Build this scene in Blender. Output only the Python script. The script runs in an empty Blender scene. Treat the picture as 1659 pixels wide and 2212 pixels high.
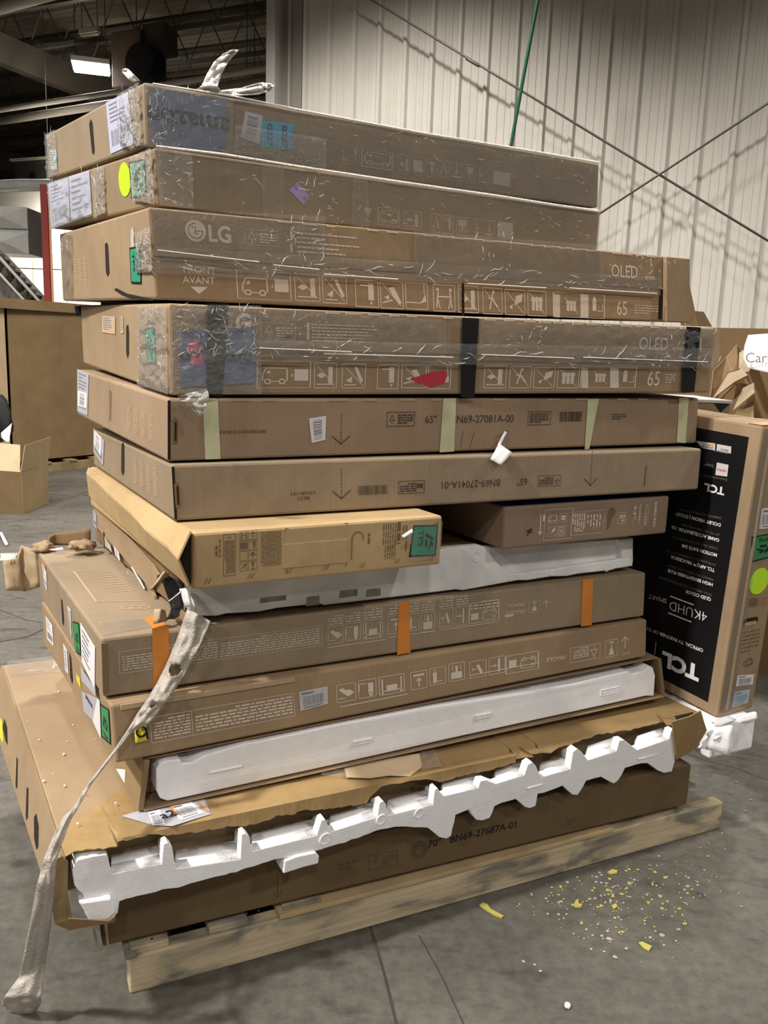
import bpy, bmesh, math, random
import numpy as np
from mathutils import Vector, Matrix, noise
sc = bpy.context.scene
COL = sc.collection
R_ = math.radians
W0, H0 = 1659.0, 2212.0
# ---------------------------------------------------------------- camera
FPX, PITCH, ROLL, CAMH = 1820.43, R_(10.6037), R_(-2.0045), 1.4264
FW = Vector((0, math.cos(PITCH), -math.sin(PITCH)))
_rt, _dn = Vector((1, 0, 0)), Vector((0, -math.sin(PITCH), -math.cos(PITCH)))
RT = math.cos(ROLL) * _rt + math.sin(ROLL) * _dn
DN = -math.sin(ROLL) * _rt + math.cos(ROLL) * _dn
EYE = Vector((0, 0, CAMH))
cd = bpy.data.cameras.new('camera')
cd.sensor_fit = 'VERTICAL'; cd.sensor_height = 24.0; cd.lens = FPX / H0 * 24.0
cd.clip_start = 0.05; cd.clip_end = 200
cam = bpy.data.objects.new('camera', cd); COL.objects.link(cam)
m3 = Matrix((RT, -DN, -FW)).transposed()
cam.matrix_world = Matrix.Translation(EYE) @ m3.to_4x4()
sc.camera = cam
# ---------------------------------------------------------------- light
sc.view_settings.view_transform = 'Standard'; sc.view_settings.look = 'None'
sc.view_settings.gamma = 1; sc.view_settings.use_curve_mapping = False
sc.view_settings.exposure = 1.5
sc.cycles.use_denoising = True
sc.cycles.max_bounces = 8; sc.cycles.transparent_max_bounces = 16
w = bpy.data.worlds.new('world'); sc.world = w; w.use_nodes = True
w.node_tree.nodes['Background'].inputs[0].default_value = (1.0, .93, .82, 1)
w.node_tree.nodes['Background'].inputs[1].default_value = 0.03
def lamp(name, loc, power, size, col=(1, .945, .87), cone=None, aim=None):
    if cone:
        l = bpy.data.lights.new(name, 'SPOT'); l.spot_size = R_(cone); l.spot_blend = .5; l.shadow_soft_size = size
    else:
        l = bpy.data.lights.new(name, 'AREA'); l.shape = 'DISK'; l.size = size
    l.energy = power; l.color = col
    o = bpy.data.objects.new(name, l); o.location = loc; COL.objects.link(o)
    if aim is not None:
        o.rotation_euler = (Vector(aim) - Vector(loc)).to_track_quat('-Z', 'Y').to_euler()
    return o
def bw(a, b, z): return B0 + BE * a + BN * b + Vector((0, 0, z))     # building frame: a along the ribbed wall, b out from it
B0 = Vector((-1.42, 10.37, 0)); BE = Vector((.9166, -.3998, 0)); BN = Vector((-.3998, -.9166, 0))
for p_, e_, r_, c_ in (((-4.4, -.8, 7), 1250, .25, 150), ((-9.5, -1.0, 7), 500, .25, 150), ((-6.5, 7.2, 7), 190, .25, 150), ((-9.0, 4.5, 7), 100, .25, 150), ((-4.8, -6.0, 7), 300, .25, 150),
                       ((.6, -5.5, 7), 170, .25, 150), ((5.2, -2.5, 7), 170, .25, 150), ((-3.2, 5.6, 7), 260, .25, 130), ((5.5, -7.5, 7), 150, .25, 150),
                       (bw(1.7, 2.9, 7.0), 500, .22, 114), (bw(5.8, 3.6, 7.0), 330, .22, 116), (bw(9.4, 3.4, 7.0), 330, .22, 116)):
    lamp('unseen_ceiling_lamp', p_, e_, r_, cone=c_)  # unseen lamps; some added for film glints and to brighten the far plenum
# ---------------------------------------------------------------- rays
def ray(px, py):
    return (FW + RT * ((px - W0 / 2) / FPX) + DN * ((py - H0 / 2) / FPX))
def pt(px, py, d): return EYE + ray(px, py) * d            # d = distance along the view axis
def ground(px, py, z=0.0):
    r = ray(px, py); return EYE + r * ((z - CAMH) / r.z)
def aty(px, py, y):
    r = ray(px, py); return EYE + r * (y / r.y)
def onplane(px, py, p0, n):
    r = ray(px, py); return EYE + r * ((p0 - EYE).dot(n) / r.dot(n))
def proj(p):
    q = p - EYE; z = q.dot(FW)
    return (W0 / 2 + FPX * q.dot(RT) / z, H0 / 2 + FPX * q.dot(DN) / z)
def depth(p): return (p - EYE).dot(FW)
# ---------------------------------------------------------------- materials
MATS = {}
def newmat(name):
    m = bpy.data.materials.new(name); m.use_nodes = True
    nt = m.node_tree; nt.nodes.clear()
    return m, nt, (lambda t, **k: _mk(nt, t, k))
def _mk(nt, t, k):
    n = nt.nodes.new(t)
    for a, b in k.items(): setattr(n, a, b)
    return n
def M(name, rgb, rough=.7, metal=0, emit=None, var=.0, vscale=8, bump=0, bscale=60, spec=.3):
    if name in MATS: return MATS[name]
    m, nt, N = newmat(name); L = nt.links.new
    out = N('ShaderNodeOutputMaterial'); p = N('ShaderNodeBsdfPrincipled')
    p.inputs['Base Color'].default_value = (*rgb, 1); p.inputs['Roughness'].default_value = rough
    p.inputs['Metallic'].default_value = metal; p.inputs['Specular IOR Level'].default_value = spec
    if emit:
        p.inputs['Emission Color'].default_value = (*emit[:3], 1); p.inputs['Emission Strength'].default_value = emit[3]
    L(p.outputs[0], out.inputs[0])
    if var or bump:
        tc = N('ShaderNodeTexCoord')
    if var:
        n = N('ShaderNodeTexNoise'); n.inputs['Scale'].default_value = vscale; n.inputs['Detail'].default_value = 6
        L(tc.outputs['Object'], n.inputs['Vector'])
        mp = N('ShaderNodeMapRange'); mp.inputs[1].default_value = .3; mp.inputs[2].default_value = .7
        mp.inputs[3].default_value = 1 - var; mp.inputs[4].default_value = 1 + var
        L(n.outputs[0], mp.inputs[0])
        v = N('ShaderNodeVectorMath', operation='SCALE'); v.inputs[0].default_value = rgb
        L(mp.outputs[0], v.inputs['Scale']); L(v.outputs[0], p.inputs['Base Color'])
    if bump:
        n2 = N('ShaderNodeTexNoise'); n2.inputs['Scale'].default_value = bscale; n2.inputs['Detail'].default_value = 4
        L(tc.outputs['Object'], n2.inputs['Vector'])
        b = N('ShaderNodeBump'); b.inputs['Strength'].default_value = bump; b.inputs['Distance'].default_value = .004
        L(n2.outputs[0], b.inputs['Height']); L(b.outputs[0], p.inputs['Normal'])
    MATS[name] = m; return m
def card(name, rgb, stain=.12, streak=.04, dent=.18):
    """corrugated cardboard: blotchy, faint vertical flute streaks, small dents"""
    if name in MATS: return MATS[name]
    rgb = tuple(.77 * c for c in rgb)
    m, nt, N = newmat(name); L = nt.links.new
    out = N('ShaderNodeOutputMaterial'); p = N('ShaderNodeBsdfPrincipled')
    p.inputs['Roughness'].default_value = .72; p.inputs['Specular IOR Level'].default_value = .22
    L(p.outputs[0], out.inputs[0]); tc = N('ShaderNodeTexCoord')
    n = N('ShaderNodeTexNoise'); n.inputs['Scale'].default_value = 4; n.inputs['Detail'].default_value = 7; n.inputs['Roughness'].default_value = .6
    L(tc.outputs['Object'], n.inputs['Vector'])
    mp = N('ShaderNodeMapping'); mp.inputs['Scale'].default_value = (150, 150, 3)
    L(tc.outputs['Object'], mp.inputs[0])
    s = N('ShaderNodeTexNoise'); s.inputs['Scale'].default_value = 1; s.inputs['Detail'].default_value = 2
    L(mp.outputs[0], s.inputs['Vector'])
    def rng(src, a):
        r = N('ShaderNodeMapRange'); r.inputs[1].default_value = .3; r.inputs[2].default_value = .7
        r.inputs[3].default_value = 1 - a; r.inputs[4].default_value = 1 + a; L(src, r.inputs[0]); return r.outputs[0]
    mu = N('ShaderNodeMath', operation='MULTIPLY'); L(rng(n.outputs[0], stain), mu.inputs[0]); L(rng(s.outputs[0], streak), mu.inputs[1])
    v = N('ShaderNodeVectorMath', operation='SCALE'); v.inputs[0].default_value = rgb
    L(mu.outputs[0], v.inputs['Scale']); L(v.outputs[0], p.inputs['Base Color'])
    d = N('ShaderNodeTexNoise'); d.inputs['Scale'].default_value = 7; d.inputs['Detail'].default_value = 3
    L(tc.outputs['Object'], d.inputs['Vector'])
    ad = N('ShaderNodeMath', operation='MULTIPLY_ADD'); ad.inputs[1].default_value = .06; L(s.outputs[0], ad.inputs[0]); L(d.outputs[0], ad.inputs[2])
    b = N('ShaderNodeBump'); b.inputs['Strength'].default_value = dent; b.inputs['Distance'].default_value = .02
    L(ad.outputs[0], b.inputs['Height']); L(b.outputs[0], p.inputs['Normal'])
    MATS[name] = m; return m
def film(name, tint=(.995, .995, .995), haze=.04, bscale=45, bstr=.5, rough=.1, hazecol=(.85, .85, .83), ior=1.25):
    """thin clear plastic: see-through with fresnel reflections and a little milkiness"""
    if name in MATS: return MATS[name]
    m, nt, N = newmat(name); L = nt.links.new
    out = N('ShaderNodeOutputMaterial'); tc = N('ShaderNodeTexCoord')
    n = N('ShaderNodeTexNoise'); n.inputs['Scale'].default_value = bscale; n.inputs['Detail'].default_value = 3; n.inputs['Distortion'].default_value = 1.5
    L(tc.outputs['Object'], n.inputs['Vector'])
    b = N('ShaderNodeBump'); b.inputs['Strength'].default_value = bstr; b.inputs['Distance'].default_value = .012
    L(n.outputs[0], b.inputs['Height'])
    t = N('ShaderNodeBsdfTransparent'); t.inputs[0].default_value = (*tint, 1)
    df = N('ShaderNodeBsdfDiffuse'); df.inputs[0].default_value = (*hazecol, 1); L(b.outputs[0], df.inputs['Normal'])
    g = N('ShaderNodeBsdfGlossy'); g.inputs['Roughness'].default_value = rough; L(b.outputs[0], g.inputs['Normal'])
    m1 = N('ShaderNodeMixShader'); m1.inputs[0].default_value = haze; L(t.outputs[0], m1.inputs[1]); L(df.outputs[0], m1.inputs[2])
    f = N('ShaderNodeFresnel'); f.inputs[0].default_value = ior
    m2 = N('ShaderNodeMixShader'); L(f.outputs[0], m2.inputs[0]); L(m1.outputs[0], m2.inputs[1]); L(g.outputs[0], m2.inputs[2])
    L(m2.outputs[0], out.inputs[0]); MATS[name] = m; return m
# ---------------------------------------------------------------- object helpers
def link(name, me, mat=None, parent=None, mats=None):
    o = bpy.data.objects.new(name, me); COL.objects.link(o)
    for m in (mats or ([mat] if mat else [])): me.materials.append(m)
    if parent: o.parent = parent
    return o
def tag(o, label=None, cat=None, group=None, kind=None):
    if label: o['label'] = label
    if cat: o['category'] = cat
    if group: o['group'] = group
    if kind: o['kind'] = kind
    return o
def mesh(name, vs, fs, smooth=False):
    me = bpy.data.meshes.new(name); me.from_pydata([tuple(v) for v in vs], [], fs); me.update()
    if smooth: me.polygons.foreach_set('use_smooth', [True] * len(me.polygons))
    return me
def bm_mesh(name, bm, smooth=False):
    bmesh.ops.recalc_face_normals(bm, faces=bm.faces[:])
    me = bpy.data.meshes.new(name); bm.to_mesh(me); bm.free()
    if smooth: me.polygons.foreach_set('use_smooth', [True] * len(me.polygons))
    return me
def add_hexa(bm, c, bev=0):
    """c: 8 corners, bottom loop then top loop"""
    v = [bm.verts.new(p) for p in c]
    fs = [bm.faces.new([v[i] for i in q]) for q in ((3, 2, 1, 0), (4, 5, 6, 7), (0, 1, 5, 4), (1, 2, 6, 5), (2, 3, 7, 6), (3, 0, 4, 7))]
    if bev:
        es = {e for f in fs for e in f.edges}
        bmesh.ops.bevel(bm, geom=list(es), offset=bev, segments=2, affect='EDGES', profile=.5)
def add_hexa_grid(bm, c, bev, n=8):
    """box whose faces are twisted patches, finely divided so that flat things laid on them fit"""
    for q in ((3, 2, 1, 0), (4, 5, 6, 7), (0, 1, 5, 4), (1, 2, 6, 5), (2, 3, 7, 6), (3, 0, 4, 7)):
        A, B, C, D = [c[i] for i in q]
        G_ = [[bm.verts.new((A * (1 - i / n) + B * (i / n)) * (1 - j / n) + (D * (1 - i / n) + C * (i / n)) * (j / n)) for i in range(n + 1)] for j in range(n + 1)]
        for j in range(n):
            for i in range(n): bm.faces.new((G_[j][i], G_[j][i + 1], G_[j + 1][i + 1], G_[j + 1][i]))
    bmesh.ops.remove_doubles(bm, verts=bm.verts[:], dist=1e-5)
    bmesh.ops.recalc_face_normals(bm, faces=bm.faces[:])
    es = [e for e in bm.edges if len(e.link_faces) == 2 and e.calc_face_angle(0) > .8]
    if bev: bmesh.ops.bevel(bm, geom=es, offset=bev, segments=2, affect='EDGES', profile=.5)
def box_corners(x0, x1, y0, y1, z0, z1):
    return [Vector(p) for p in ((x0, y0, z0), (x1, y0, z0), (x1, y1, z0), (x0, y1, z0), (x0, y0, z1), (x1, y0, z1), (x1, y1, z1), (x0, y1, z1))]
def block(name, x0, x1, y0, y1, z0, z1, mat, parent=None, bev=0):
    bm = bmesh.new(); add_hexa(bm, box_corners(x0, x1, y0, y1, z0, z1), bev)
    return link(name, bm_mesh(name, bm), mat, parent)
def tube_bm(bm, pts, r, n=8, cap=True):
    rings = []
    pts = [Vector(p) for p in pts]
    for i, p in enumerate(pts):
        a = pts[max(i - 1, 0)]; b = pts[min(i + 1, len(pts) - 1)]
        d = (b - a).normalized(); u = d.orthogonal().normalized()
        if abs(d.z) < .95: u = d.cross(Vector((0, 0, 1))).normalized()
        v = d.cross(u)
        rr = r[i] if isinstance(r, (list, tuple)) else r
        rings.append([bm.verts.new(p + (u * math.cos(2 * math.pi * k / n) + v * math.sin(2 * math.pi * k / n)) * rr) for k in range(n)])
    for A, B in zip(rings, rings[1:]):
        for k in range(n): bm.faces.new((A[k], A[(k + 1) % n], B[(k + 1) % n], B[k]))
    if cap:
        bm.faces.new(rings[0]); bm.faces.new(rings[-1][::-1])
def tube(name, pts, r, mat, parent=None, n=8):
    bm = bmesh.new(); tube_bm(bm, pts, r, n)
    return link(name, bm_mesh(name, bm, True), mat, parent)
def empty(name, loc, rot=None):
    o = bpy.data.objects.new(name, None); COL.objects.link(o); o.empty_display_size = .1
    o.matrix_world = Matrix.Translation(Vector(loc)) @ (rot.to_4x4() if rot else Matrix())
    return o
def solid_poly(bm, outer, inner):
    """prism between two equal loops"""
    a = [bm.verts.new(p) for p in outer]; b = [bm.verts.new(p) for p in inner]
    bm.faces.new(a); bm.faces.new(b[::-1]); n = len(a)
    for i in range(n): bm.faces.new((a[(i + 1) % n], a[i], b[i], b[(i + 1) % n]))
# ---------------------------------------------------------------- faces and flat print
class Face:
    def __init__(s, A, B, C, D, root):
        s.A, s.B, s.C, s.D, s.root = A, B, C, D, root
        s.n = (B - A).cross(D - A).normalized()
        s.W = ((B - A).length + (C - D).length) / 2; s.H = ((D - A).length + (C - B).length) / 2
        s.mw = root.matrix_world.copy()
    def P(s, x, y, off=0):
        u, v = x / s.W, y / s.H
        return (s.A * (1 - u) + s.B * u) * (1 - v) + (s.D * (1 - u) + s.C * u) * v + s.n * off
    def px(s, px, py, off=0):
        """metres on this face under the given line of sight"""
        x, y = s.W / 2, s.H / 2
        tgt = np.array((px, py))
        for _ in range(12):
            f = lambda a, b: np.array(proj(s.mw @ s.P(a, b, off)))
            p = f(x, y); e = 1e-4
            J = np.stack([(f(x + e, y) - p) / e, (f(x, y + e) - p) / e], 1)
            d = np.linalg.solve(J, tgt - p); x += d[0]; y += d[1]
            if abs(d).max() < 1e-6: break
        return float(x), float(y)
    def pxs(s, L, off=0): return [s.px(a, b, off) for a, b in L]
TXT = {}
def text_polys(t, bold=0):
    k = (t, bold)
    if k not in TXT:
        cu = bpy.data.curves.new('t', 'FONT'); cu.body = t; cu.size = 1; cu.resolution_u = 3; cu.offset = bold
        o = bpy.data.objects.new('t', cu); COL.objects.link(o)
        bpy.context.view_layer.update()
        me = bpy.data.meshes.new_from_object(o.evaluated_get(bpy.context.evaluated_depsgraph_get()))
        vs = [(v.co.x, v.co.y) for v in me.vertices]; fs = [tuple(p.vertices) for p in me.polygons]
        bpy.data.objects.remove(o); bpy.data.meshes.remove(me); bpy.data.curves.remove(cu)
        x0 = min(v[0] for v in vs); x1 = max(v[0] for v in vs)
        TXT[k] = ([(x - x0, y) for x, y in vs], fs, x1 - x0)
    return TXT[k]
CAP = .73
class G:
    """collects flat print on one face, in metres; .at() sets a local frame"""
    def __init__(s, face): s.f = face; s.v = []; s.fs = []; s.at(0, 0)
    def at(s, ox, oy, rot=0, sx=1, sy=None):
        s.o = (ox, oy); s.c, s.s_ = math.cos(R_(rot)), math.sin(R_(rot)); s.sx = sx; s.sy = sy if sy else sx; return s
    def t(s, x, y):
        x, y = x * s.sx, y * s.sy
        return (s.o[0] + s.c * x - s.s_ * y, s.o[1] + s.s_ * x + s.c * y)
    def poly(s, pts):
        b = len(s.v); s.v += [s.t(*p) for p in pts]; s.fs.append(tuple(range(b, b + len(pts)))); return s
    def rect(s, x, y, w, h): return s.poly([(x, y), (x + w, y), (x + w, y + h), (x, y + h)])
    def line(s, pts, w, closed=False):
        ps = list(pts) + ([pts[0]] if closed else [])
        for (x0, y0), (x1, y1) in zip(ps, ps[1:]):
            L = math.hypot(x1 - x0, y1 - y0) or 1e-9; ex, ey = (x1 - x0) / L * w / 2, (y1 - y0) / L * w / 2
            s.poly([(x0 - ex + ey, y0 - ey - ex), (x1 + ex + ey, y1 + ey - ex), (x1 + ex - ey, y1 + ey + ex), (x0 - ex - ey, y0 - ey + ex)])
        return s
    def frame(s, x, y, w, h, t): return s.line([(x, y), (x + w, y), (x + w, y + h), (x, y + h)], t, True)
    def disc(s, cx, cy, r, n=20, ry=None): return s.poly([(cx + r * math.cos(2 * math.pi * k / n), cy + (ry or r) * math.sin(2 * math.pi * k / n)) for k in range(n)])
    def ring(s, cx, cy, r, w, n=20, a0=0, a1=360):
        q = [(R_(a0 + (a1 - a0) * k / n)) for k in range(n + 1)]
        for a, b in zip(q, q[1:]):
            s.poly([(cx + (r - w / 2) * math.cos(a), cy + (r - w / 2) * math.sin(a)), (cx + (r + w / 2) * math.cos(a), cy + (r + w / 2) * math.sin(a)),
                    (cx + (r + w / 2) * math.cos(b), cy + (r + w / 2) * math.sin(b)), (cx + (r - w / 2) * math.cos(b), cy + (r - w / 2) * math.sin(b))])
        return s
    def text(s, t, x, y, h, bold=0, w=None, align='l'):
        vs, fs, tw = text_polys(t, bold); k = h / CAP; kx = (w / tw) if w else k
        dx = {'l': 0, 'c': -.5, 'r': -1}[align] * tw * kx
        b = len(s.v); s.v += [s.t(x + dx + a * kx, y + c * k) for a, c in vs]; s.fs += [tuple(b + i for i in f) for f in fs]; return s
    def para(s, x, y, w, h, n, seed=1, fill=.55, last=.6):
        """n rows of small print (words), too small in the photograph to read"""
        rn = random.Random(seed); dy = h / n
        for i in range(n):
            yy = y + h - (i + .8) * dy; e = x + w * (last if i == n - 1 else 1); xx = x
            while xx < e:
                q = min(rn.uniform(.7, 3.2) * dy, e - xx); s.rect(xx, yy, q, dy * fill); xx += q + dy * .45
        return s
    def barcode(s, x, y, w, h, seed=1):
        rn = random.Random(seed); xx = x
        while xx < x + w:
            q = rn.choice((.008, .012, .02)) * w; s.rect(xx, y, min(q, x + w - xx), h); xx += q + rn.choice((.01, .014, .024)) * w
        return s
    def build(s, name, mat, off=.0007, thick=0, parent=None, mats=None):
        vs = [s.f.P(x, y, off) for x, y in s.v]
        if thick and len(s.fs) == 1:
            bm = bmesh.new(); solid_poly(bm, [s.f.P(x, y, off + thick) for x, y in s.v], vs)
            return link(name, bm_mesh(name, bm), mat, parent or s.f.root)
        o = link(name, mesh(name, vs, s.fs), mat, parent or s.f.root)
        if len(s.fs) > 40: o['kind'] = 'stuff'
        return o
def quad_xy(q, a, b):
    """point of a 4-point patch q=(bl, br, tr, tl)"""
    return tuple((q[0][i] * (1 - a) + q[1][i] * a) * (1 - b) + (q[3][i] * (1 - a) + q[2][i] * a) * b for i in (0, 1))
def sticker(face, pts, mat, name='label', off=.0012, label=None, thick=.0005):
    g = G(face); g.poly(face.pxs(pts)); o = g.build(name, mat, off, thick)
    if label: o['label'] = label
    return o
def on(face, px, py, rot=0, sx=1):
    g = G(face); x, y = face.px(px, py); g.at(x, y, rot, sx); return g
def film_patch(face, pts, mat, name='plastic_wrap', off=.004, amp=.003, nx=24, ny=12, seed=0, fx=30, fy=30, ridge=0, label=None):
    """wrinkled thin sheet over part of a face; pts = bl, br, tr, tl in photo pixels"""
    q = face.pxs(pts); vs = []; fs = []
    for j in range(ny + 1):
        for i in range(nx + 1):
            x, y = quad_xy(q, i / nx, j / ny)
            d = noise.noise(Vector((x * fx, y * fy, seed * 7.3)))
            d2 = noise.noise(Vector((x * fx * 2.7 + 9, y * fy * 2.7, seed * 3.1)))
            if ridge: d = 1 - 2 * abs(d); d2 = 1 - 2 * abs(d2)
            e = min(1, 6 * min(i / nx, 1 - i / nx, j / ny, 1 - j / ny) + .25)
            vs.append(face.P(x, y, off + amp * max(-.8, d * .7 + d2 * .4) * e))
    for j in range(ny):
        for i in range(nx):
            a = j * (nx + 1) + i; fs.append((a, a + 1, a + nx + 2, a + nx + 1))
    o = link(name, mesh(name, vs, fs, True), mat, face.root)
    if label: o['label'] = label
    return o
def creases(face, pts, n, seed=1, off=.011, ln=(.008, .05), r=(.0003, .0009), ang=None, spread=180, mat=None):
    """thin folds of the plastic film, coloured bright to stand for its glints"""
    q = face.pxs(pts); rn = random.Random(seed); bm = bmesh.new()
    for _ in range(int(n * .8)):
        x, y = quad_xy(q, rn.random(), rn.random()); L = max(.003, rn.uniform(*ln) * rn.uniform(.2, .8)); a = R_((ang if ang is not None else 0) + rn.uniform(-spread, spread) / 2)
        P = []; k = max(3, int(L / .004))
        for i in range(k + 1):
            P.append(face.P(x, y, off + rn.uniform(-.001, .001))); a += rn.gauss(0, .22); x += math.cos(a) * L / k; y += math.sin(a) * L / k
        rr = rn.uniform(*r); tube_bm(bm, P, [max(.12 * rr, rr * math.sin(math.pi * (i + .3) / (k + .6))) for i in range(k + 1)], 4, False)
    o = link('wrap_glint_folds', bm_mesh('wrap_glint_folds', bm, True), mat or MATS['film_glint'], face.root); o['kind'] = 'stuff'; return o
# pictograms in a unit square ------------------------------------------------
def pic(g, k):
    l, p = g.line, g.poly
    if k == 'van':
        l([(.08, .3), (.08, .55), (.2, .85), (.92, .85), (.92, .3)], .05); l([(.36, .25), (.64, .25)], .05)
        g.ring(.25, .25, .1, .06); g.ring(.75, .25, .1, .06); p([(.2, .6), (.33, .6), (.33, .75), (.27, .75)])
    elif k == 'carton':
        g.rect(.05, .15, .9, .7)
    elif k == 'push':
        g.rect(.62, .15, .2, .7); p([(.1, .5), (.3, .62), (.55, .5), (.3, .38)]); g.rect(.1, .12, .8, .05); l([(.1, .9), (.9, .1)], .035)
    elif k == 'tilt':
        p([(.5, .85), (.62, .9), (.92, .3), (.8, .2)]); p([(.15, .3), (.45, .5), (.4, .2)]); g.rect(.1, .1, .5, .05); l([(.1, .9), (.9, .1)], .035)
    elif k == 'stand':
        g.rect(.55, .25, .25, .65); g.rect(.2, .78, .35, .06); g.rect(.63, .1, .1, .1)
    elif k == 'drop':
        p([(.35, .75), (.6, .8), (.95, .2), (.8, .15)]); l([(.1, .2), (.5, .3)], .06); l([(.1, .9), (.9, .1)], .035); p([(.15, .4), (.4, .5), (.35, .3)])
    elif k == 'slide':
        p([(.55, .2), (.95, .3), (.9, .6), (.75, .35)]); l([(.05, .25), (.55, .25)], .05); l([(.85, .95), (.85, .6)], .04)
    elif k == 'carry':
        l([(.2, .55), (.8, .55)], .06); l([(.15, .15), (.22, .7)], .07); l([(.85, .15), (.78, .7)], .07); l([(.3, .1), (.22, .4)], .05); l([(.7, .1), (.78, .4)], .05); g.disc(.2, .82, .07); g.disc(.8, .82, .07)
    elif k == 'fall':
        l([(.5, .75), (.35, .2)], .07); l([(.5, .6), (.75, .3)], .06); l([(.3, .6), (.6, .55)], .05); g.disc(.55, .85, .07); l([(.1, .9), (.9, .1)], .035)
    elif k == 'leaf':
        p([(.45, .35), (.85, .55), (.9, .85), (.55, .75)]); p([(.2, .3), (.4, .45), (.35, .2)]); l([(.1, .9), (.9, .1)], .035)
    elif k == 'group':
        for x in (.3, .5, .7): g.disc(x, .65, .12); g.rect(x - .08, .2, .16, .35)
        l([(.1, .9), (.9, .1)], .035)
    elif k == 'hand':
        p([(.05, .55), (.4, .75), (.9, .3), (.7, .2), (.5, .35), (.3, .35)]); l([(.55, .8), (.9, .8)], .05)
    elif k == 'bottle':
        g.rect(.15, .2, .3, .6); g.disc(.3, .85, .12); l([(.55, .2), (.95, .2), (.95, .6)], .05)
    elif k == 'tvcarry':
        g.rect(.28, .5, .44, .35); l([(.12, .15), (.12, .8), (.28, .8)], .06); l([(.88, .15), (.88, .8), (.72, .8)], .06); g.disc(.12, .9, .06); g.disc(.88, .9, .06)
    elif k == 'down':
        g.rect(.15, .15, .7, .12); l([(.5, .85), (.5, .35)], .08); p([(.3, .55), (.7, .55), (.5, .3)])
    elif k == 'lift':
        g.rect(.15, .5, .7, .38); g.rect(.42, .15, .16, .35); l([(.25, .15), (.25, .4)], .05); l([(.75, .15), (.75, .4)], .05)
    elif k == 'lean':
        p([(.2, .75), (.35, .85), (.6, .3), (.45, .2)]); l([(.6, .5), (.9, .5)], .05); p([(.75, .6), (.95, .5), (.75, .4)])
    elif k == 'stack':
        g.rect(.3, .1, .14, .8); l([(.5, .5), (.9, .5)], .06); p([(.5, .5), (.65, .62), (.65, .38)])
    elif k == 'glass':
        p([(.25, .9), (.75, .9), (.6, .5), (.4, .5)]); g.rect(.46, .2, .08, .32); g.rect(.3, .1, .4, .08)
    elif k == 'up':
        l([(.5, .1), (.5, .75)], .07); l([(.25, .6), (.5, .88), (.75, .6)], .07)
    elif k == 'umbrella':
        p([(.15, .5), (.3, .78), (.5, .86), (.7, .78), (.85, .5)]); l([(.5, .5), (.5, .15)], .06)
    elif k == 'x':
        g.frame(.15, .15, .7, .7, .06); l([(.3, .3), (.7, .7)], .07); l([(.3, .7), (.7, .3)], .07)
    elif k == 'tree':
        l([(.5, .1), (.5, .4)], .06); l([(.2, .4), (.5, .9), (.8, .4)], .06, True)
def icon(g, face, pxc, pyc, w, h, k, frame=True, rot=0, t=.035):
    x, y = face.px(pxc, pyc); c, s = math.cos(R_(rot)), math.sin(R_(rot))
    g.at(x - c * w / 2 + s * h / 2, y - s * w / 2 - c * h / 2, rot, w, h)
    if frame: g.frame(0, 0, 1, 1, t)
    if k: pic(g, k)
    g.at(0, 0)
def textpx(g, face, t, px, py, h, rot=0, bold=0, w=None, align='l', voff=0):
    x, y = face.px(px, py); g.at(x, y, rot); g.text(t, 0, voff, h, bold, w, align); g.at(0, 0)
# ---------------------------------------------------------------- fitted box poses: x y z yaw tiltL tiltW length depth height
FIT = {
1: [-0.5675, 2.0193, 1.8684, 35.1828, -1.8937, 2.8166, 1.4992, 0.8617, 0.1353],
2: [-0.5343, 1.9851, 1.7322, 36.8593, -1.6944, 2.113, 1.5057, 0.8293, 0.1319],
3: [-0.5144, 1.8661, 1.5215, 31.9457, -1.2354, 1.9468, 1.6965, 0.9323, 0.1968],
4: [-0.4497, 1.7538, 1.3269, 28.9297, -0.7115, 1.7831, 1.5997, 1.0483, 0.1874],
5: [-0.454, 1.7431, 1.1889, 30.4049, -0.1661, 1.4232, 1.6122, 0.9681, 0.1359],
6: [-0.4403, 1.7272, 1.0658, 28.7218, 0.0732, -0.2781, 1.5624, 0.9288, 0.1212],
7: [-0.3772, 1.6323, 0.9473, 29.9909, 0.2921, -0.3285, 0.5937, 1.0465, 0.1171],
17: [0.3139, 2.1539, 0.9339, 29.4483, 0.0242, -0.2386, 0.6021, 0.9994, 0.1125],
8: [-0.4312, 1.7716, 0.8334, 30.8152, 1.0587, -0.351, 1.3785, 0.9053, 0.1103],
9: [-0.5779, 1.6646, 0.6934, 30.4139, 0.8837, -0.4668, 1.5981, 0.8588, 0.1364],
10: [-0.5505, 1.6408, 0.5604, 31.2885, 0.9112, -0.5085, 1.6006, 0.846, 0.1305],
11: [-0.4923, 1.6772, 0.4339, 30.6675, 1.0044, -0.3371, 1.6016, 0.898, 0.1199],
12: [-0.6171, 1.495, 0.2948, 29.5028, 1.4302, -0.008, 1.8294, 1.1461, 0.1358],
13: [-0.5846, 1.6413, 0.1243, 25.0144, 0.3297, -0.0213, 1.6942, 0.9999, 0.1322],
14: [-0.5266, 1.6517, 0.0, 25.5437, -0.0037, -0.0038, 1.7868, 0.04, 0.0912],
18: [1.0384, 2.4235, 0.3683, 29.356, -0.369, 2.93, 0.167, 1.387, 0.898],
}
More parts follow.
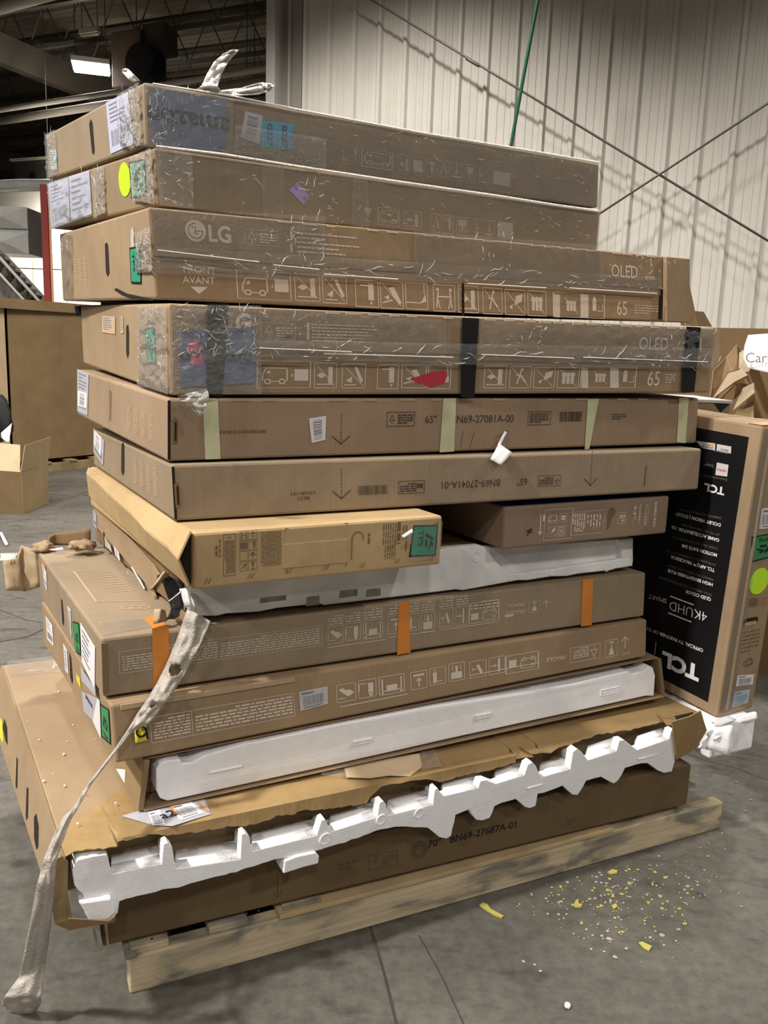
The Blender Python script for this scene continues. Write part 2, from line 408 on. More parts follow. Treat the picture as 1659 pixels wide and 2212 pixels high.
SEEN = {
1: dict(FLT=(310, 177), FLB=(314, 318), FRT=(1295, 350), FRB=(1292, 450), BLT=(99, 291), BLB=(104, 388)),
2: dict(FLT=(333, 318), FLB=(341, 444), FRT=(1297, 455), BLT=(104, 390), BLB=(112, 497)),
3: dict(FLT=(319, 447), FLB=(335, 647), FRT=(1478, 557), FRB=(1477, 699), BLT=(128, 501), BLB=(136, 652)),
4: dict(FLT=(365, 655), FLB=(368, 856), FRT=(1548, 705), FRB=(1531, 852), BLT=(174, 659), BLB=(180, 785)),
5: dict(FLT=(362, 861), FLB=(362, 997), FRT=(1511, 858), FRB=(1504, 959), BLT=(166, 794), BLB=(168, 897)),
6: dict(FLT=(370, 1004), FLB=(377, 1126), FRT=(1517, 965), FRB=(1508, 1062), BLT=(201, 925), BLB=(203, 1005)),
8: dict(FLT=(395, 1240), FLB=(400, 1338), FRT=(1368, 1163), FRB=(1365, 1232), BLT=(203, 1082), BLB=(203, 1178)),
9: dict(FLT=(218, 1380), FLB=(222, 1507), FRT=(1396, 1232), FRB=(1391, 1334), BLT=(80, 1188), BLB=(88, 1290)),
10: dict(FLT=(238, 1522), FLB=(250, 1650), FRT=(1398, 1338), FRB=(1396, 1418), BLT=(89, 1295), BLB=(95, 1395)),
11: dict(FLT=(324, 1642), FLB=(310, 1750), FRT=(1427, 1420), FRB=(1435, 1505)),
12: dict(FLT=(135, 1848), FLB=(122, 1995), FRT=(1520, 1560), FRB=(1495, 1628), BLB=(-26, 1540)),
}
def rotm(yaw, tl, tw):
    return Matrix.Rotation(R_(yaw), 3, 'Z') @ Matrix.Rotation(R_(tl), 3, 'Y') @ Matrix.Rotation(R_(tw), 3, 'X')
class Box:
    def __init__(s, k, name, label, mat, cat='box', group=None, body=True, bev=.006):
        f = FIT[k]; s.R = rotm(*f[3:6]); s.L, s.D, s.Hh = f[6:9]; s.mat = mat
        s.root = empty(name, f[:3], s.R); tag(s.root, label, cat, group)
        s.c = {}
        for a in 'FB':
            for b in 'LR':
                for t in 'TB':
                    s.c[a + b + t] = Vector((s.L * (b == 'R'), s.D * (a == 'B'), s.Hh * (t == 'T')))
        mw = s.root.matrix_world; inv = mw.inverted()
        for c, uv in SEEN.get(k, {}).items():
            p = mw @ s.c[c]; q = inv @ pt(uv[0], uv[1], depth(p)); d = q - s.c[c]
            d.z = min(d.z, 0) if c[2] == 'T' else max(d.z, 0)
            s.c[c] = s.c[c] + d
        c = s.c
        s.front = Face(c['FLB'], c['FRB'], c['FRT'], c['FLT'], s.root)
        s.left = Face(c['BLB'], c['FLB'], c['FLT'], c['BLT'], s.root)
        s.top = Face(c['FLT'], c['FRT'], c['BRT'], c['BLT'], s.root)
        s.right = Face(c['FRB'], c['BRB'], c['BRT'], c['FRT'], s.root)
        if body: s.body = s.hexa('body', [c[k] for k in ('FLB', 'FRB', 'BRB', 'BLB', 'FLT', 'FRT', 'BRT', 'BLT')], mat, bev)
    def hexa(s, name, cs, mat=None, bev=.003):
        bm = bmesh.new(); (add_hexa_grid if name in ('body', 'front_flap') else add_hexa)(bm, cs, bev); return link(name, bm_mesh(name, bm), mat or s.mat, s.root)
    def sheet(s, face, name, x0, x1, y0, y1, off, th, mat=None, n=10):
        """like slab, but follows a twisted face"""
        bm = bmesh.new()
        for i in range(n):
            a, b = x0 + (x1 - x0) * i / n, x0 + (x1 - x0) * (i + 1) / n
            for j in (0, 1, 2):
                c, d = y0 + (y1 - y0) * j / 3, y0 + (y1 - y0) * (j + 1) / 3
                add_hexa(bm, [face.P(x, y, off) for x, y in ((a, c), (b, c), (b, d), (a, d))] + [face.P(x, y, off + th) for x, y in ((a, c), (b, c), (b, d), (a, d))])
        bmesh.ops.remove_doubles(bm, verts=bm.verts[:], dist=1e-5)
        return link(name, bm_mesh(name, bm), mat or s.mat, s.root)
    def slab(s, face, name, x0, x1, y0, y1, off, th, mat=None, bev=.001):
        lo = [face.P(x, y, off) for x, y in ((x0, y0), (x1, y0), (x1, y1), (x0, y1))]
        hi = [face.P(x, y, off + th) for x, y in ((x0, y0), (x1, y0), (x1, y1), (x0, y1))]
        return s.hexa(name, lo + hi, mat, bev)
    def w(s, p): return s.root.matrix_world @ p
    def l(s, p): return s.root.matrix_world.inverted() @ p
def slot(box, face, pts, name='hand_slot', mat=None, off=.0006):
    """a cut-out drawn as a flat dark patch that stands for the shade inside"""
    g = G(face); g.poly(face.pxs(pts)); return g.build(name, mat or MATS['slot_dark'], off)
def tabs(box, face, y, x0, x1, step, wdt, hgt, mat, name='tear_tabs', off=0.0, th=.0015, seed=1):
    rn = random.Random(seed); bm = bmesh.new(); x = x0
    while x < x1:
        ww = wdt * rn.uniform(.7, 1.3)
        if rn.random() < .85:
            lo = [face.P(a, b, off) for a, b in ((x, y), (x + ww, y), (x + ww, y + hgt), (x, y + hgt))]
            hi = [face.P(a, b, off + th) for a, b in ((x, y), (x + ww, y), (x + ww, y + hgt), (x, y + hgt))]
            add_hexa(bm, lo + hi)
        x += step * rn.uniform(.8, 1.2)
    o = link(name, bm_mesh(name, bm), mat, box.root); o['kind'] = 'stuff'; return o
def sheet_px(name, rows, mat, parent=None, n=6, th=.002, curl=0, wob=0, seed=0, hole=None, m=5):
    """ribbon between two edges; rows = ((xl, yl), (xr, yr), depth) photo pixels and real distance"""
    inv = parent.matrix_world.inverted() if parent else Matrix()
    V = []
    for a, b in zip(rows, rows[1:]):
        for k in range(m):
            t = k / m; V.append([tuple(a[i][j] * (1 - t) + b[i][j] * t for j in (0, 1)) for i in (0, 1)] + [a[2] * (1 - t) + b[2] * t])
    V.append([rows[-1][0], rows[-1][1], rows[-1][2]])
    vs = []; fs = []
    for j, (l, r, d) in enumerate(V):
        for i in range(n + 1):
            t = i / n; dd = d + curl * math.sin(math.pi * t) + wob * noise.noise(Vector((i * 3.3 / n, j * 1.75 / m, seed)))
            vs.append(inv @ pt(l[0] * (1 - t) + r[0] * t, l[1] * (1 - t) + r[1] * t, dd))
    for j in range(len(V) - 1):
        for i in range(n):
            a = j * (n + 1) + i
            if hole and hole(j / (len(V) - 1), (i + .5) / n): continue
            fs.append((a, a + 1, a + n + 2, a + n + 1))
    o = link(name, mesh(name, vs, fs, True), mat, parent)
    if th:
        md = o.modifiers.new('thickness', 'SOLIDIFY'); md.thickness = th; md.offset = 0
    return o
# ================================================================ setting
MATS['slot_dark'] = M('slot_dark', (.02, .013, .008), .9)
MC = card('card_tan', (.405, .29, .178)); MC2 = card('card_grey', (.36, .275, .185)); MC3 = card('card_warm', (.415, .29, .175))
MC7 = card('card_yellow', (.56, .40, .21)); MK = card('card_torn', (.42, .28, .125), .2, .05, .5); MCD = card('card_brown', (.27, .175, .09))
MCL = card('card_light', (.55, .41, .26)); MBG = card('card_background_shaded', (.25, .17, .085))  # background card is darkened: shadow on the far cartons is in its colour
WHITE = M('white_paper', (.72, .71, .72), .6); PRINT_W = M('print_white', (.66, .58, .50), .7); PRINT_D = M('print_dark', (.07, .05, .035), .7)
PRINT_M = M('print_brown', (.17, .11, .06), .7); BLACK = M('black_ink', (.012, .012, .014), .6); NAVY = M('navy_ink', (.02, .022, .05), .6)
BLUE = M('label_blue_grey', (.16, .20, .33), .5); LAV = M('label_lavender', (.50, .52, .66), .4); CYAN = M('label_cyan', (.09, .42, .60), .5)
GREEN = M('label_green', (.03, .30, .17), .45); GREEN2 = M('label_dark_green', (.03, .25, .09), .45); LIME = M('label_lime', (.52, .85, .03), .5)
PURPLE = M('label_purple', (.45, .33, .66), .5); PINK = M('label_pink', (.75, .16, .28), .5); YEL = M('label_yellow', (.70, .62, .05), .5)
ORANGE = M('tape_orange', (.62, .22, .035), .35, spec=.5); STRAP = M('strap_black', (.012, .012, .013), .5); MASK = M('tape_masking', (.55, .56, .36), .6, var=.1, vscale=20)
GREYL = M('label_grey', (.42, .42, .46), .5); FOAM = M('foam_white', (.92, .92, .95), .8, bump=.3, bscale=220, var=.03, vscale=30)
FOAMD = M('foam_grey', (.80, .80, .80), .8, bump=.3, bscale=220, var=.2, vscale=7)
M('film_glint', (.80, .78, .73), .18, spec=.6)  # pale colour that stands for glints on the film
WRAP = film('stretch_wrap', haze=.10); WRAPX = film('stretch_wrap_crumpled', haze=.17, bscale=70, bstr=.9, rough=.07); TAPE = film('clear_tape', tint=(.985, .975, .96), haze=.09, bscale=12, bstr=.2, rough=.15)
WOOD = None
def concrete():
    m, nt, N = newmat('concrete'); L = nt.links.new
    out = N('ShaderNodeOutputMaterial'); p = N('ShaderNodeBsdfPrincipled'); L(p.outputs[0], out.inputs[0]); tc = N('ShaderNodeTexCoord')
    def nz(s, d, r=.6):
        n = N('ShaderNodeTexNoise'); n.inputs['Scale'].default_value = s; n.inputs['Detail'].default_value = d; n.inputs['Roughness'].default_value = r
        L(tc.outputs['Object'], n.inputs['Vector']); return n.outputs[0]
    def ramp(src, st):
        r = N('ShaderNodeValToRGB'); e = r.color_ramp.elements
        e[0].position, e[0].color = st[0]; e[1].position, e[1].color = st[-1]
        for q in st[1:-1]:
            k = e.new(q[0]); k.color = q[1]
        L(src, r.inputs[0]); return r.outputs[0]
    base = ramp(nz(1.1, 8, .65), [(.3, (.062, .057, .048, 1)), (.5, (.104, .096, .082, 1)), (.72, (.147, .137, .12, 1))])
    fine = ramp(nz(28, 6, .7), [(.35, (.72, .72, .72, 1)), (.6, (1.08, 1.08, 1.08, 1))])
    mx = N('ShaderNodeMix', data_type='RGBA', blend_type='MULTIPLY'); mx.inputs[0].default_value = 1; L(base, mx.inputs[6]); L(fine, mx.inputs[7])
    # dark scuffs
    mp = N('ShaderNodeMapping'); mp.inputs['Scale'].default_value = (2.2, 6, 1); mp.inputs['Rotation'].default_value = (0, 0, .5); L(tc.outputs['Object'], mp.inputs[0])
    sn = N('ShaderNodeTexNoise'); sn.inputs['Scale'].default_value = 2.2; sn.inputs['Detail'].default_value = 5; L(mp.outputs[0], sn.inputs['Vector'])
    sc_ = ramp(sn.outputs[0], [(.30, (.55, .55, .54, 1)), (.42, (1, 1, 1, 1))])
    m2 = N('ShaderNodeMix', data_type='RGBA', blend_type='MULTIPLY'); m2.inputs[0].default_value = 1; L(mx.outputs[2], m2.inputs[6]); L(sc_, m2.inputs[7])
    # hairline cracks
    dn = N('ShaderNodeTexNoise'); dn.inputs['Scale'].default_value = 2.5; L(tc.outputs['Object'], dn.inputs['Vector'])
    va = N('ShaderNodeVectorMath', operation='MULTIPLY_ADD'); va.inputs[1].default_value = (.35, .35, 0); L(dn.outputs['Color'], va.inputs[0]); L(tc.outputs['Object'], va.inputs[2])
    vo = N('ShaderNodeTexVoronoi', feature='DISTANCE_TO_EDGE'); vo.inputs['Scale'].default_value = .55; L(va.outputs[0], vo.inputs['Vector'])
    cr = ramp(vo.outputs['Distance'], [(0, (.45, .44, .42, 1)), (.007, (1, 1, 1, 1))])
    m3_ = N('ShaderNodeMix', data_type='RGBA', blend_type='MULTIPLY'); m3_.inputs[0].default_value = .7; L(m2.outputs[2], m3_.inputs[6]); L(cr, m3_.inputs[7])
    L(m3_.outputs[2], p.inputs['Base Color']); p.inputs['Roughness'].default_value = .62; p.inputs['Specular IOR Level'].default_value = .35
    b = N('ShaderNodeBump'); b.inputs['Strength'].default_value = .25; b.inputs['Distance'].default_value = .004; L(nz(45, 5), b.inputs['Height']); L(b.outputs[0], p.inputs['Normal'])
    return m
fl = block('floor', -22, 9, -5, 34, -.15, 0, concrete()); tag(fl, kind='structure')
JO = M('joint_dark', (.045, .042, .037), .9)
def floor_strip(px, wd, name='joint'):
    bm = bmesh.new(); P = [ground(a, b, .0012) for a, b in px]
    for p, q in zip(P, P[1:]):
        s = (q - p).cross(Vector((0, 0, 1))).normalized() * wd / 2
        bm.faces.new([bm.verts.new(v) for v in (p - s, p + s, q + s, q - s)])
    return link(name, bm_mesh(name, bm), JO, fl)
floor_strip([(795, 1985), (812, 2040), (832, 2110), (868, 2260)], .006)
floor_strip([(905, 2020), (955, 2110), (1010, 2230)], .003)
floor_strip([(-20, 1310), (60, 1340), (130, 1350)], .006); floor_strip([(-20, 1390), (60, 1375), (110, 1352)], .012)
# building frame: B0 = left end of the ribbed wall, along e, towards us n
WALLM = M('wall_steel', (.55, .525, .475), .45, var=.05, vscale=2, spec=.4)
wl = empty('wall_right', bw(0, 0, 0), Matrix.Rotation(math.atan2(BE.y, BE.x), 3, 'Z')); tag(wl, kind='structure')
# local frame of wl: x along wall, -y towards us
PW = .915
def panel_profile():
    pr = []
    for k in range(3):
        x = k * .305
        pr += [(x, -.0), (x + .02, -.036), (x + .055, -.036), (x + .075, 0), (x + .135, 0), (x + .142, -.006), (x + .168, -.006), (x + .175, 0), (x + .215, 0), (x + .222, -.006), (x + .248, -.006), (x + .255, 0)]
    return pr + [(PW, 0)]
pr = panel_profile()
pm = mesh('panel', [(x, y, z) for z in (0, 7.6) for x, y in pr], [(i, i + 1, len(pr) + i + 1, len(pr) + i) for i in range(len(pr) - 1)])
pm.materials.append(WALLM)
for k in range(11):
    o = bpy.data.objects.new('panel', pm); COL.objects.link(o); o.parent = wl; o.location = (.36 + k * PW, .002 * (k % 2), 0)
block('wall_core', .3, 10.6, .03, .12, 0, 7.6, WALLM, wl)
tr = block('trim_1', 0, .115, -.20, .12, 0, 7.6, M('steel_column', (.40, .385, .35), .5), None, .01); tr.matrix_world = wl.matrix_world; tag(tr, kind='structure')
tr = block('trim_2', .115, .36, -.02, .12, 0, 7.6, M('steel_column_shaded', (.24, .228, .2), .5)); tr.matrix_world = wl.matrix_world; tag(tr, kind='structure')  # recess steel is painted darker for its shadow and dirt
tr = block('trim_3', .20, .225, -.05, 0, 0, 7.6, MATS['steel_column']); tr.matrix_world = wl.matrix_world; tag(tr, kind='structure')
# bracing rods in front of the wall
ROD = M('rod_steel', (.13, .12, .11), .5, .6)
wn = BN
def wallpt(px, py, off): return onplane(px, py, bw(0, off, 0), wn)
def ext(a, b, t): return a + (b - a) * t
for (p, q, lab) in (((804, 0), (1659, 520), 'thin steel bracing rod running down to the right across the ribbed wall'), ((1299, 459), (1659, 223), 'thin steel bracing rod rising to the right across the ribbed wall')):
    a, b = wallpt(*p, .22 if lab.startswith('thin steel bracing rod running') else .26), wallpt(*q, .22 if lab.startswith('thin steel bracing rod running') else .26)
    r = tube('bracing_rod', [ext(a, b, -1.2 if b.z < a.z else -1.8), ext(a, b, 1.9)] if b.z < a.z else [ext(a, b, -1.1), ext(a, b, 2.2)], .011, ROD); tag(r, lab, 'rod')
    if b.z > a.z: continue
    mm = wallpt(1021, 134, .22)
    dv = (b - a).normalized(); tube('turnbuckle', [mm - dv * .09, mm - dv * .07, mm + dv * .07, mm + dv * .09], [.011, .017, .017, .011], ROD, r)
GC = M('cord_green', (.012, .085, .045), .6)
c = tube('hanging_cord', [wallpt(1172, -70, .9), wallpt(1162, 0, .9), wallpt(1139, 121, .9), wallpt(1121, 220, .9), wallpt(1104, 313, .9), wallpt(1085, 430, .9)], .016, GC)
tag(c, 'dark green cord hanging down in front of the ribbed wall', 'cord')
# ceiling
DARK = M('roof_dark', (.23, .195, .145), .8, var=.15, vscale=1); JST = M('joist_dark', (.085, .073, .057), .6)
ce = empty('ceiling', bw(0, 0, 7.6), Matrix.Rotation(math.atan2(BE.y, BE.x), 3, 'Z')); tag(ce, kind='structure')
prof = []; y = -6.0; k = 0
while y < 24: prof += [(y, 0), (y + .08, 0), (y + .1, .07), (y + .18, .07)]; y += .2
link('roof_deck', mesh('roof_deck', [(x, yy, z) for x in (-24, 11) for yy, z in prof], [(i, i + 1, len(prof) + i + 1, len(prof) + i) for i in range(len(prof) - 1)]), DARK, ce)
block('roof_slab', -24, 11, -18, -6, 0, .08, DARK, ce)
def joist(y):
    bm = bmesh.new()
    for z, r in ((-.1, .05), (-.85, .045)): add_hexa(bm, box_corners(-24, -.15, y - r, y + r, z - .03, z + .03))
    x = -24
    while x < -.6:
        tube_bm(bm, [(x, y, -.1), (x + .42, y, -.85), (x + .84, y, -.1)], .017, 4, False); x += .84
    return link('joist', bm_mesh('joist', bm), JST, ce)
for y in (.8, 2.3, 3.8, 5.3, 6.8, 8.3, 9.8, 11.3, 12.8, 14.3, 16, 18, 20): joist(y)
for x in (-7.5, -15): block('girder', x - .1, x + .1, -2, 24, -1.35, -.85, JST, ce)
# far walls closing the hall
BACKM = M('wall_far', (.10, .09, .075), .8)
wb = block('wall_back', -24, 11, 22, 22.2, 0, 7.6, BACKM); wb.matrix_world = wl.matrix_world; tag(wb, kind='structure')
wL = block('wall_left', -24.2, -24, -20, 22, 0, 7.6, BACKM); wL.matrix_world = wl.matrix_world; tag(wL, kind='structure')
# lights that show
LENS = M('lamp_lens', (.9, .9, .9), .5, emit=(1, .93, .85, 30)); HOUS = M('lamp_housing', (.35, .33, .3), .5)
def fixture(px, py, z, L, Wd, label, mat=LENS, rotz=-23, light=0):
    p = ground(px, py, z); r = empty('highbay_light', p, Matrix.Rotation(R_(rotz), 3, 'Z')); tag(r, label, 'ceiling light')
    block('housing', -L / 2, L / 2, -Wd / 2, Wd / 2, .03, .12, HOUS, r, .01)
    block('lens', -L / 2 + .02, L / 2 - .02, -Wd / 2 + .02, Wd / 2 - .02, .0, .032, mat, r, .005)
    for s in (-1, 1): tube('hanger', [(s * L * .4, 0, .12), (s * L * .4, 0, 7.45 - z)], .008, JST, r, 5)
    if light: lamp('highbay_light_glow', p - Vector((0, 0, .05)), light, .3, cone=150)
    return r
fixture(197, 150, 6.2, .64, .62, 'bright lit ceiling light above the top box of the stack', rotz=16, light=320)
LENS2 = M('lamp_lens_dim', (.6, .6, .6), .5, emit=(1, .93, .85, 1.6))
fixture(541, 175, 5.6, .17, .12, 'small pale ceiling light just left of the grey wall column', LENS2)
fixture(194, 77, 6.6, .42, .1, 'dim narrow ceiling light above the bright one', M('lamp_off', (.3, .28, .24), .5))
PIPE = M('pipe_pale', (.62, .58, .50), .45); PIPE2 = M('pipe_grey', (.30, .28, .24), .5)
def run(name, p, q, z, r, mat, label, cat):
    a, b = ground(*p, z), ground(*q, z); o = tube(name, [ext(a, b, -.6), ext(a, b, 1.5)], r, mat); tag(o, label, cat); return o
run('ceiling_pipe', (0, 238), (578, 148), 5.4, .045, PIPE, 'pale pipe crossing below the dark roof behind the top box', 'pipe')
run('ceiling_beam', (0, 262), (578, 172), 5.4, .07, PIPE2, 'grey beam just under the pale ceiling pipe', 'beam')
run('ceiling_pipe', (0, 18), (80, -4), 6.6, .09, PIPE, 'short pale pipe in the upper left corner of the roof', 'pipe')
# unit heater and far equipment
UH = M('heater_brown', (.085, .06, .045), .6)
def camblock(name, px0, px1, py0, py1, d, dep, mat, parent=None, bev=.01, rot=-23):
    a = pt((px0 + px1) / 2, (py0 + py1) / 2, d); wd = (px1 - px0) / FPX * d; h = (py1 - py0) / FPX * d
    if parent:
        o = block(name, -wd / 2, wd / 2, 0, dep, -h / 2, h / 2, mat, None, bev); q = a - Vector(parent.location)
        o.parent = parent; o.location = parent.matrix_world.to_3x3().inverted() @ q
        return o
    e = empty(name, a, Matrix.Rotation(R_(rot), 3, 'Z')); e['_w'] = wd; e['_h'] = h
    return e, wd, h
e, wd, h = camblock('unit_heater', 232, 312, 70, 182, 14.5, .6, UH)
tag(e, 'brown box-shaped unit heater with a round black fan hung from the roof', 'heater')
block('casing', -wd / 2, wd / 2, 0, .7, -h / 2, h / 2, UH, e, .02)
bm = bmesh.new(); tube_bm(bm, [(wd / 2 + .16, -.25, -.16), (wd / 2 + .16, .1, -.16)], .29, 20); link('fan_shroud', bm_mesh('fan_shroud', bm), BLACK, e)
tube('hanger', [(0, .3, h / 2), (0, .3, 7.6 - e.location.z)], .009, JST, e, 6)
block('flue', wd / 2 - .05, wd / 2 + .4, .1, .5, h / 2 - .35, h / 2 + .1, JST, e, .02)
SIL = M('galvanised_steel', (.72, .73, .70), .45, .0, var=.15, vscale=3); DKST = M('steel_dark', (.07, .067, .057), .6)
e, wd, h = camblock('rooftop_unit', 20, 118, 348, 398, 15, .6, DKST); tag(e, 'dark box-shaped air unit under the roof at the left, pale ledge on top', 'air unit')
block('casing', -wd / 2, wd / 2, 0, .8, -h / 2, h / 2, DKST, e, .01); block('ledge', -wd / 2 - .06, wd / 2 + .1, -.06, .8, h / 2, h / 2 + .035, PIPE, e, .005)
block('vent', -.05, .08, -.02, 0, -h / 2 + .05, -h / 2 + .2, BLACK, e)
tube('hanger', [(0, .4, h / 2), (0, .4, 7.6 - e.location.z)], .005, JST, e, 6)
a, b = pt(-60, 404, 12.9), pt(150, 400, 12.7)
o = tube('air_duct', [a, ext(a, b, .5) + Vector((0, 0, .02)), b], .085, SIL); tag(o, 'horizontal silver air duct below the dark air unit', 'duct')
e, wd, h = camblock('fascia_beam', -80, 112, 418, 470, 13.6, .3, DKST, rot=-10); tag(e, 'dark steel beam above the bright opening at the far left', 'beam'); block('web', -wd / 2, wd / 2, 0, .3, -h / 2, h / 2, DKST, e)
for z in (-h / 2, h / 2): block('flange', -wd / 2, wd / 2, -.03, .33, z - .02, z + .02, DKST, e)
# creased duct end: four triangular facets to a raised centre, two bays
e, wd, h = camblock('duct_plenum', -30, 60, 448, 545, 12, .6, SIL, rot=0); tag(e, 'silver sheet metal plenum with cross creases at the left edge', 'duct')
block('back', -wd / 2, wd / 2, .02, .6, -h / 2, h / 2, SIL, e, .01)
for j, (z0, z1) in enumerate(((-h / 2, -.02), (.02, h / 2))):
    vs = [(-wd / 2, 0, z0), (wd / 2, 0, z0), (wd / 2, 0, z1), (-wd / 2, 0, z1), (-.05, -.07, (z0 + z1) / 2)]
    link('creased_panel', mesh('creased_panel', vs, [(0, 1, 4), (1, 2, 4), (2, 3, 4), (3, 0, 4)]), SIL, e)
# bright far partition with glowing openings
CREAM = M('wall_cream', (.80, .75, .60), .6); GLOW = M('daylight_pane', (1, 1, 1), .5, emit=(1, .97, .92, 1.3))
pa = empty('wall_partition', pt(40, 590, 15.5)); tag(pa, kind='structure'); pa.location.z = 0
s = 15.5 / FPX; zt = pt(40, 470, 15.5).z
for i in range(5):
    for j in range(4): block('panel', -1.6 + i * .62 + .008, -1.6 + (i + 1) * .62 - .008, 0, .06, zt / 4 * j + .008, zt / 4 * (j + 1) - .008, CREAM, pa, .006)
def wpane(n, x0, x1, y0, y1, d=15.3):
    a, b = pt(x0, y1, d), pt(x1, y0, d); o = block('window_%d' % n, a.x, b.x, a.y, a.y + .04, min(a.z, b.z), max(a.z, b.z), GLOW); tag(o, kind='structure')
wpane(1, 58, 97, 470, 552); wpane(2, 111, 131, 500, 550); wpane(3, -30, 21, 617, 690)
lamp('partition_fill_lamp', pt(95, 520, 13.2) + Vector((.2, 0, .3)), 60, .6, (1, .95, .85), aim=pt(95, 620, 15.5))  # unseen lamp added to brighten the cream partition
RED = M('post_red', (.30, .05, .045), .5); ORG = M('conduit_orange', (.62, .32, .16), .5)
p = ground(104, 1010); p = pt(105, 640, 11); r = empty('steel_post', (p.x, p.y, 0)); tag(r, 'dark red steel post at the far left with an orange conduit on its right', 'post')
block('post', -.045, .045, -.045, .045, 0, 3.4, RED, r, .006); block('base_plate', -.12, .12, -.12, .12, 0, .015, RED, r); tube('conduit', [(.062, -.02, 0), (.062, -.02, 3.4)], .015, ORG, r)
# stair / conveyor
ST = M('stair_grey', (.23, .215, .19), .6); STR = M('stair_rail', (.50, .47, .42), .45)
r = empty('metal_stair', (pt(30, 600, 10.8).x, pt(30, 600, 10.8).y, 0)); tag(r, 'grey metal stair with pale rails descending at the far left', 'stair')
inv = r.matrix_world.inverted()
A = [pt(-60, 492, 10.8), pt(118, 688, 10.8)]; Bq = [pt(-60, 528, 10.6), pt(90, 690, 10.6)]
tube('rail', [inv @ p for p in A], .022, STR, r); tube('rail', [inv @ p for p in Bq], .018, STR, r)
for t in range(12):
    k = t / 15; a, b = inv @ ext(A[0], A[1], k), inv @ ext(Bq[0], Bq[1], k)
    bm = bmesh.new(); add_hexa(bm, [a + Vector(q) for q in ((0, 0, -.03), (0, .3, -.03), (0, .3, 0), (0, 0, 0))] + [b + Vector(q) for q in ((0, 0, -.03), (0, .3, -.03), (0, .3, 0), (0, 0, 0))])
    link('tread', bm_mesh('tread', bm), DKST if t % 2 else ST, r)
a = [inv @ p for p in (A[0], A[1], A[1] + Vector((-.9, .0, -.05)), A[0] + Vector((-.9, 0, -.05)))]
bm = bmesh.new(); solid_poly(bm, [v + Vector((0, .34, 0)) for v in a], [v + Vector((0, .38, 0)) for v in a]); link('side_plate', bm_mesh('side_plate', bm), ST, r)
tube('leg', [(0, .36, 0), (0, .36, .9)], .03, ST, r)
# ---------------------------------------------------------------- left background: tall carton on a pallet, open carton
def panel4(name, P, th, mat, parent, bev=0):
    """flat panel with 4 world corners and a real thickness"""
    inv = parent.matrix_world.inverted(); P = [inv @ p for p in P]; n = (P[1] - P[0]).cross(P[3] - P[0]).normalized() * th
    bm = bmesh.new(); add_hexa(bm, P + [p + n for p in P], bev); return link(name, bm_mesh(name, bm), mat, parent)
g0, g1 = ground(-30, 1030), ground(250, 1000); gd = (g1 - g0).normalized(); gb = Vector((-gd.y, gd.x, 0))
r = empty('tall_carton', g0 + Vector((0, 0, .13))); tag(r, 'tall brown cardboard bulk carton on a pallet at the left behind the stack', 'carton')
zt = (pt(80, 653, depth(g0 + gd * .6))).z; up = Vector((0, 0, 1)); b0 = g0 + up * .131
def gp(x, y, z): return g0 + gd * x + gb * y + up * z
xl = (onplane(26, 900, g0, gb) - g0).dot(gd); LG = (g1 - g0).length
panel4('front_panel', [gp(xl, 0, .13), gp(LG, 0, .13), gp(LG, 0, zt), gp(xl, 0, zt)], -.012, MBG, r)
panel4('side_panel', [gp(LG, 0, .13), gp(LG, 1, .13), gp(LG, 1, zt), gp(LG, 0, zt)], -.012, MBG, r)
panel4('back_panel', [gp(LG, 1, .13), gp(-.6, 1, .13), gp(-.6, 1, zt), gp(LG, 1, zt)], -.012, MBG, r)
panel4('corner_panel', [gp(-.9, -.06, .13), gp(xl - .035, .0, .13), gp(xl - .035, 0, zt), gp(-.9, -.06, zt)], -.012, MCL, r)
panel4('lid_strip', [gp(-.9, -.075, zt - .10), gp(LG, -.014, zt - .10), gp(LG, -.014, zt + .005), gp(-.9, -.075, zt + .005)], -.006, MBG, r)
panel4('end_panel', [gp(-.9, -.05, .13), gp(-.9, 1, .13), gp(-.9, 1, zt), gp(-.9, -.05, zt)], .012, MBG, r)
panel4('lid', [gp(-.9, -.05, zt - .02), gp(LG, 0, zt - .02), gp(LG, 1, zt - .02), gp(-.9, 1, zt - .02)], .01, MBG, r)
WD = M('wood_old', (.24, .175, .09), .8, var=.3, vscale=6, bump=.3, bscale=30)
def pallet_simple(name, label, gp, x0, x1, dep):
    r = empty(name, gp(x0, 0, 0)); tag(r, label, 'pallet'); nb = 7
    for y in (.0, dep / 2 - .02, dep - .05): panel4('stringer', [gp(x0, y, 0), gp(x1, y, 0), gp(x1, y + .045, 0), gp(x0, y + .045, 0)], .09, WD, r)
    for k in range(nb):
        x = x0 + (x1 - x0 - .1) * k / (nb - 1); panel4('deck_board', [gp(x, -.01, .09), gp(x + .1, -.01, .09), gp(x + .1, dep, .09), gp(x, dep, .09)], .02, WD, r)
    return r
pallet_simple('pallet', 'weathered pallet under the tall brown carton', lambda x, y, z: gp(x, y - .1, z), -.4, LG + .05, 1.1)
